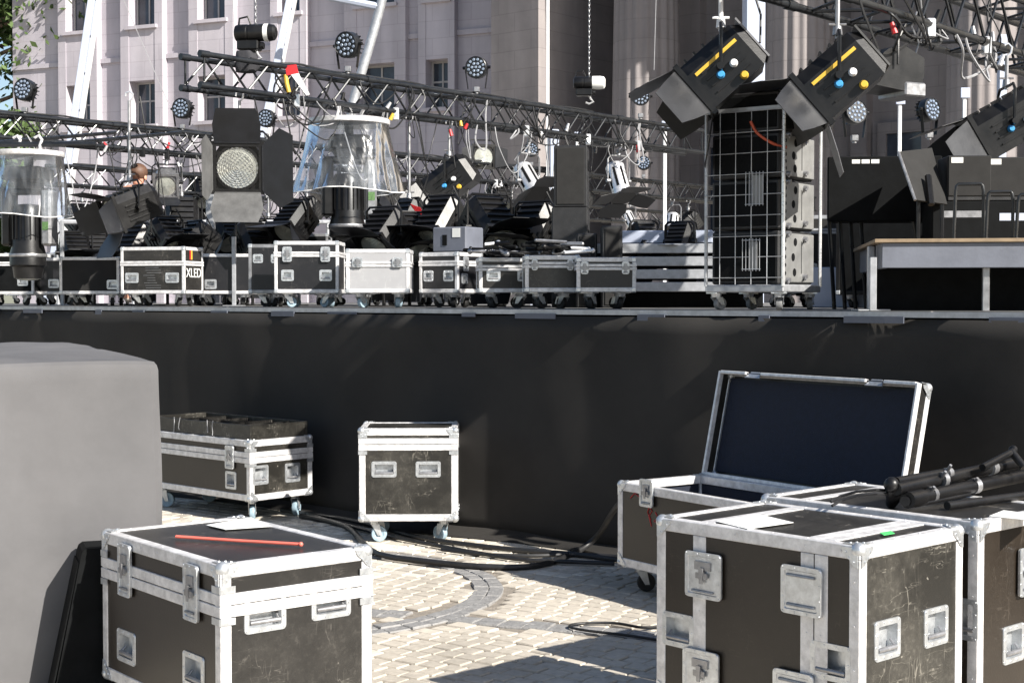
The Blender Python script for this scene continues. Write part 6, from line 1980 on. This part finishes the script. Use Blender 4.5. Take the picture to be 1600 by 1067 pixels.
# recessed wall strips between bays
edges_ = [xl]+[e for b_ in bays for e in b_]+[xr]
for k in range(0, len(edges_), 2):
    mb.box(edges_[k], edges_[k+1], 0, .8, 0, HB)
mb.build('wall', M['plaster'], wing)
PRJ = .28
for (x0_, x1_) in bays:
    wdt = x1_-x0_; wa, wb = x0_+wdt*.2, x1_-wdt*.18
    mb = MB()
    mb.box(x0_, wa, -PRJ, .7, 0, HB); mb.box(wb, x1_, -PRJ, .7, 0, HB)
    zz = 0
    for (z0_, z1_) in rowsz:
        mb.box(wa, wb, -PRJ+.02, .7, zz, z0_); zz = z1_
    mb.box(wa, wb, -PRJ+.02, .7, zz, HB)
    mb.build('window_bay', M['plaster'], wing)
    for (z0_, z1_) in rowsz:
        f_ = MB(); 
        f_.box(wa, wa+.07, .16, .26, z0_, z1_); f_.box(wb-.07, wb, .16, .26, z0_, z1_); f_.box(wa+.07, wb-.07, .16, .26, z0_, z0_+.07); f_.box(wa+.07, wb-.07, .16, .26, z1_-.07, z1_)
        f_.box((wa+wb)/2-.03, (wa+wb)/2+.03, .17, .25, z0_+.07, z1_-.07); f_.box(wa+.07, wb-.07, .175, .245, z1_-.7, z1_-.64)
        wf = f_.build('window', M['wframe'], wing)
        g_ = MB(); g_.box(wa+.02, wb-.02, .20, .215, z0_+.02, z1_-.02); g_.build('pane', M['glassw'], wf)
        bk = MB(); bk.box(wa, wb, .6, .62, z0_, z1_); bk.build('interior', M['matte'], wf)
        s_ = MB(); s_.box(wa-.12, wb+.12, -PRJ-.10, -PRJ+.14, z0_-.14, z0_-.02); s_.build('sill', M['plaster'], wf)
mb = MB(); mb.box(xl-.2, xr, -PRJ-.22, -.002, 0.0, 1.0); mb.build('plinth', M['plaster'], wing)
zc2 = wx(225, 95)[1]
for (za, hh, pj) in ((zc2, .16, .08), (rowsz[2][1]+.5, .5, .45), (HB, .8, .7)):
    for k in range(0, len(edges_), 2):
        mb = MB(); mb.box(edges_[k]+.002, edges_[k+1]-.002, -pj, -.002, za, za+hh); mb.build('string_course', M['plaster'], wing)
mb = MB(); mb.box(xl-.0, xr, .82, 12, 0, HB+.5); mb.build('core', M['plaster'], wing)

# shaded portico with fluted columns behind
pn = Vector((0.76, -0.65)).normalized()
pyaw = math.atan2(pn.y, pn.x)
Pc = P(848, 300, 44.0)
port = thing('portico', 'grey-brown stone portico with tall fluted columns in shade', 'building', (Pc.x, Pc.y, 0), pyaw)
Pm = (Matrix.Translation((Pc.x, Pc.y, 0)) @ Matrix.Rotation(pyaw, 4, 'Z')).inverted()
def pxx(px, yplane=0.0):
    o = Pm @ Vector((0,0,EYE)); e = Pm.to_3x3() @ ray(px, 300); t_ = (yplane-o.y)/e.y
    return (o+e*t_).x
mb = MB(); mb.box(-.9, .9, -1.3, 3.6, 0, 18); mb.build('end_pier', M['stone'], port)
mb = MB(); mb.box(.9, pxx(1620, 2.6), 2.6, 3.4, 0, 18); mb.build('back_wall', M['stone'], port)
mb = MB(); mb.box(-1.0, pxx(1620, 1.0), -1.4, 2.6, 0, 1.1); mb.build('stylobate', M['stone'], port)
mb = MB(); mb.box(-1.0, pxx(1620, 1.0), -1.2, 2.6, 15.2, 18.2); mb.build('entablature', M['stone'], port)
for (pa, pb) in ((880, 930), (1065, 1100), (1335, 1360)):
    xa, xb = pxx(pa, 2.5), pxx(pb, 2.5)
    mb = MB(); mb.box(xa, xb, 2.25, 2.598, 1.1, 15.2); mb.build('pilaster', M['stone'], port)
for (pa, pb) in ((1110, 1160), (1385, 1440)):
    xa, xb = pxx(pa, 2.5), pxx(pb, 2.5)
    mb = MB(); mb.box(xa, xb, 2.52, 2.596, 1.1, 6.0); dr = mb.build('doorway', M['glassw'], port)
    for (a, b_, c_, d_) in ((xa-.25, xa, 1.1, 6.3), (xb, xb+.25, 1.1, 6.3), (xa, xb, 6.0, 6.3)):
        mb = MB(); mb.box(a, b_, 2.45, 2.597, c_, d_); mb.build('frame', M['stone'], dr)
def fluted(x, y, r_, z0_, z1_):
    mb = MB(); n = 20*6; prof = []
    for k in range(n):
        a = 2*math.pi*k/n; ph = (k % 6)/6
        rr = r_*(1-.055*max(0, math.sin(math.pi*(ph-.12)/.76)) if .12 < ph < .88 else 1)
        prof.append((rr*math.cos(a), rr*math.sin(a)))
    vs = []
    for (z, s_) in ((z0_, 1.0), ((z0_+z1_)*.45, .97), (z1_, .86)):
        vs += [(x+p[0]*s_, y+p[1]*s_, z) for p in prof]
    fs = []
    for j in range(2):
        for k in range(n):
            m_ = (k+1) % n; fs.append((j*n+k, j*n+m_, (j+1)*n+m_, (j+1)*n+k))
    mb.add(vs, fs)
    sh = mb.build('column', M['stone'], port, smooth=30)
    mb = MB(); mb.lathe([(r_*1.35, z0_-.4), (r_*1.35, z0_-.25), (r_*1.2, z0_-.2), (r_*1.25, z0_-.1), (r_*1.05, z0_)], 24, Matrix.Translation((x, y, 0))); mb.build('base', M['stone'], sh, smooth=40)
    mb = MB(); mb.lathe([(r_*.86, z1_), (r_*.95, z1_+.3), (r_*1.3, z1_+.6)], 24, Matrix.Translation((x, y, 0))); mb.box(x-r_*1.3, x+r_*1.3, y-r_*1.3, y+r_*1.3, z1_+.6, z1_+.9); mb.build('capital', M['stone'], sh, smooth=40)
for (pa, pb) in ((962, 1058), (1198, 1302), (1476, 1590)):
    xa, xb = pxx(pa, .2), pxx(pb, .2)
    fluted((xa+xb)/2, .2, (xb-xa)/2*.93, 1.5, 14.2)
# lit beige building beyond the corner
bc = P(1640, 300, 30.0)
bb = thing('beige_building', 'plain beige building edge beyond the end of the heavy truss', 'building', (P(1575, 300, 44).x, 44, 0), R(-30))

mb = MB(); mb.box(0.3, 10, 0, 8, 0, 14); mb.build('wall', M['beige'], bb)
mb = MB(); mb.box(0.1, 10.2, -.2, 8, 14.0, 14.6); mb.build('cornice', M['beige'], bb)
bi = (Matrix.Translation(bb.location) @ Matrix.Rotation(R(-30), 4, 'Z')).inverted()
mb = MB(); mb.box(22, 45, 26, 47, 0, 32, bi); mb.build('unseen_shade_wing', M['beige'], bb)  # unseen block added to throw the portico into shade
# low trees at the left edge
def tree(label, px, Y, h_, cr_w, seed, n_leaf=9000):
    rr = random.Random(seed)
    b = P(px, 467, Y)
    root = thing('leafy_tree', label, 'tree', (b.x, b.y, 0), 0, 'trees beyond the pale wing')
    mb = MB()
    mb.tube([(0,0,0),(.1,.05,h_*.3),(-.05,.1,h_*.6),(.1,0,h_*.9)], [.28,.22,.14,.04], 10)
    tips = []
    for k in range(14):
        a = rr.uniform(0, 6.28); z = h_*rr.uniform(.25,.75); l_ = cr_w*rr.uniform(.5,1)
        e = Vector((l_*math.cos(a), l_*math.sin(a), z+l_*.5))
        mb.tube([(0,0,z),(e.x*.5,e.y*.5,z+l_*.15),e], [.09,.06,.02], 6); tips.append(e); tips.append(e*.6+Vector((0,0,z*.45)))
    mb.build('trunk', M['trunk'], root, smooth=50)
    mb = MB()
    for k in range(n_leaf):
        t_ = rr.choice(tips); c = t_+Vector((rr.gauss(0,.6), rr.gauss(0,.6), rr.gauss(0,.5)))
        a = Vector((rr.uniform(-1,1), rr.uniform(-1,1), rr.uniform(-1,1))).normalized(); b_ = a.orthogonal().normalized()
        s_ = rr.uniform(.10,.20)
        mb.add([c-a*s_, c+b_*s_*.5, c+a*s_, c-b_*s_*.5], [(0,1,2,3)])
    mb.build('crown', M['leaf'], root)
tree('tall leafy tree at the edge of the pale wing', -25, 56, 17, 4.6, 5, 22000)
tree('second leafy tree lower behind the tall one', -5, 66, 12, 4.6, 9, 16000)
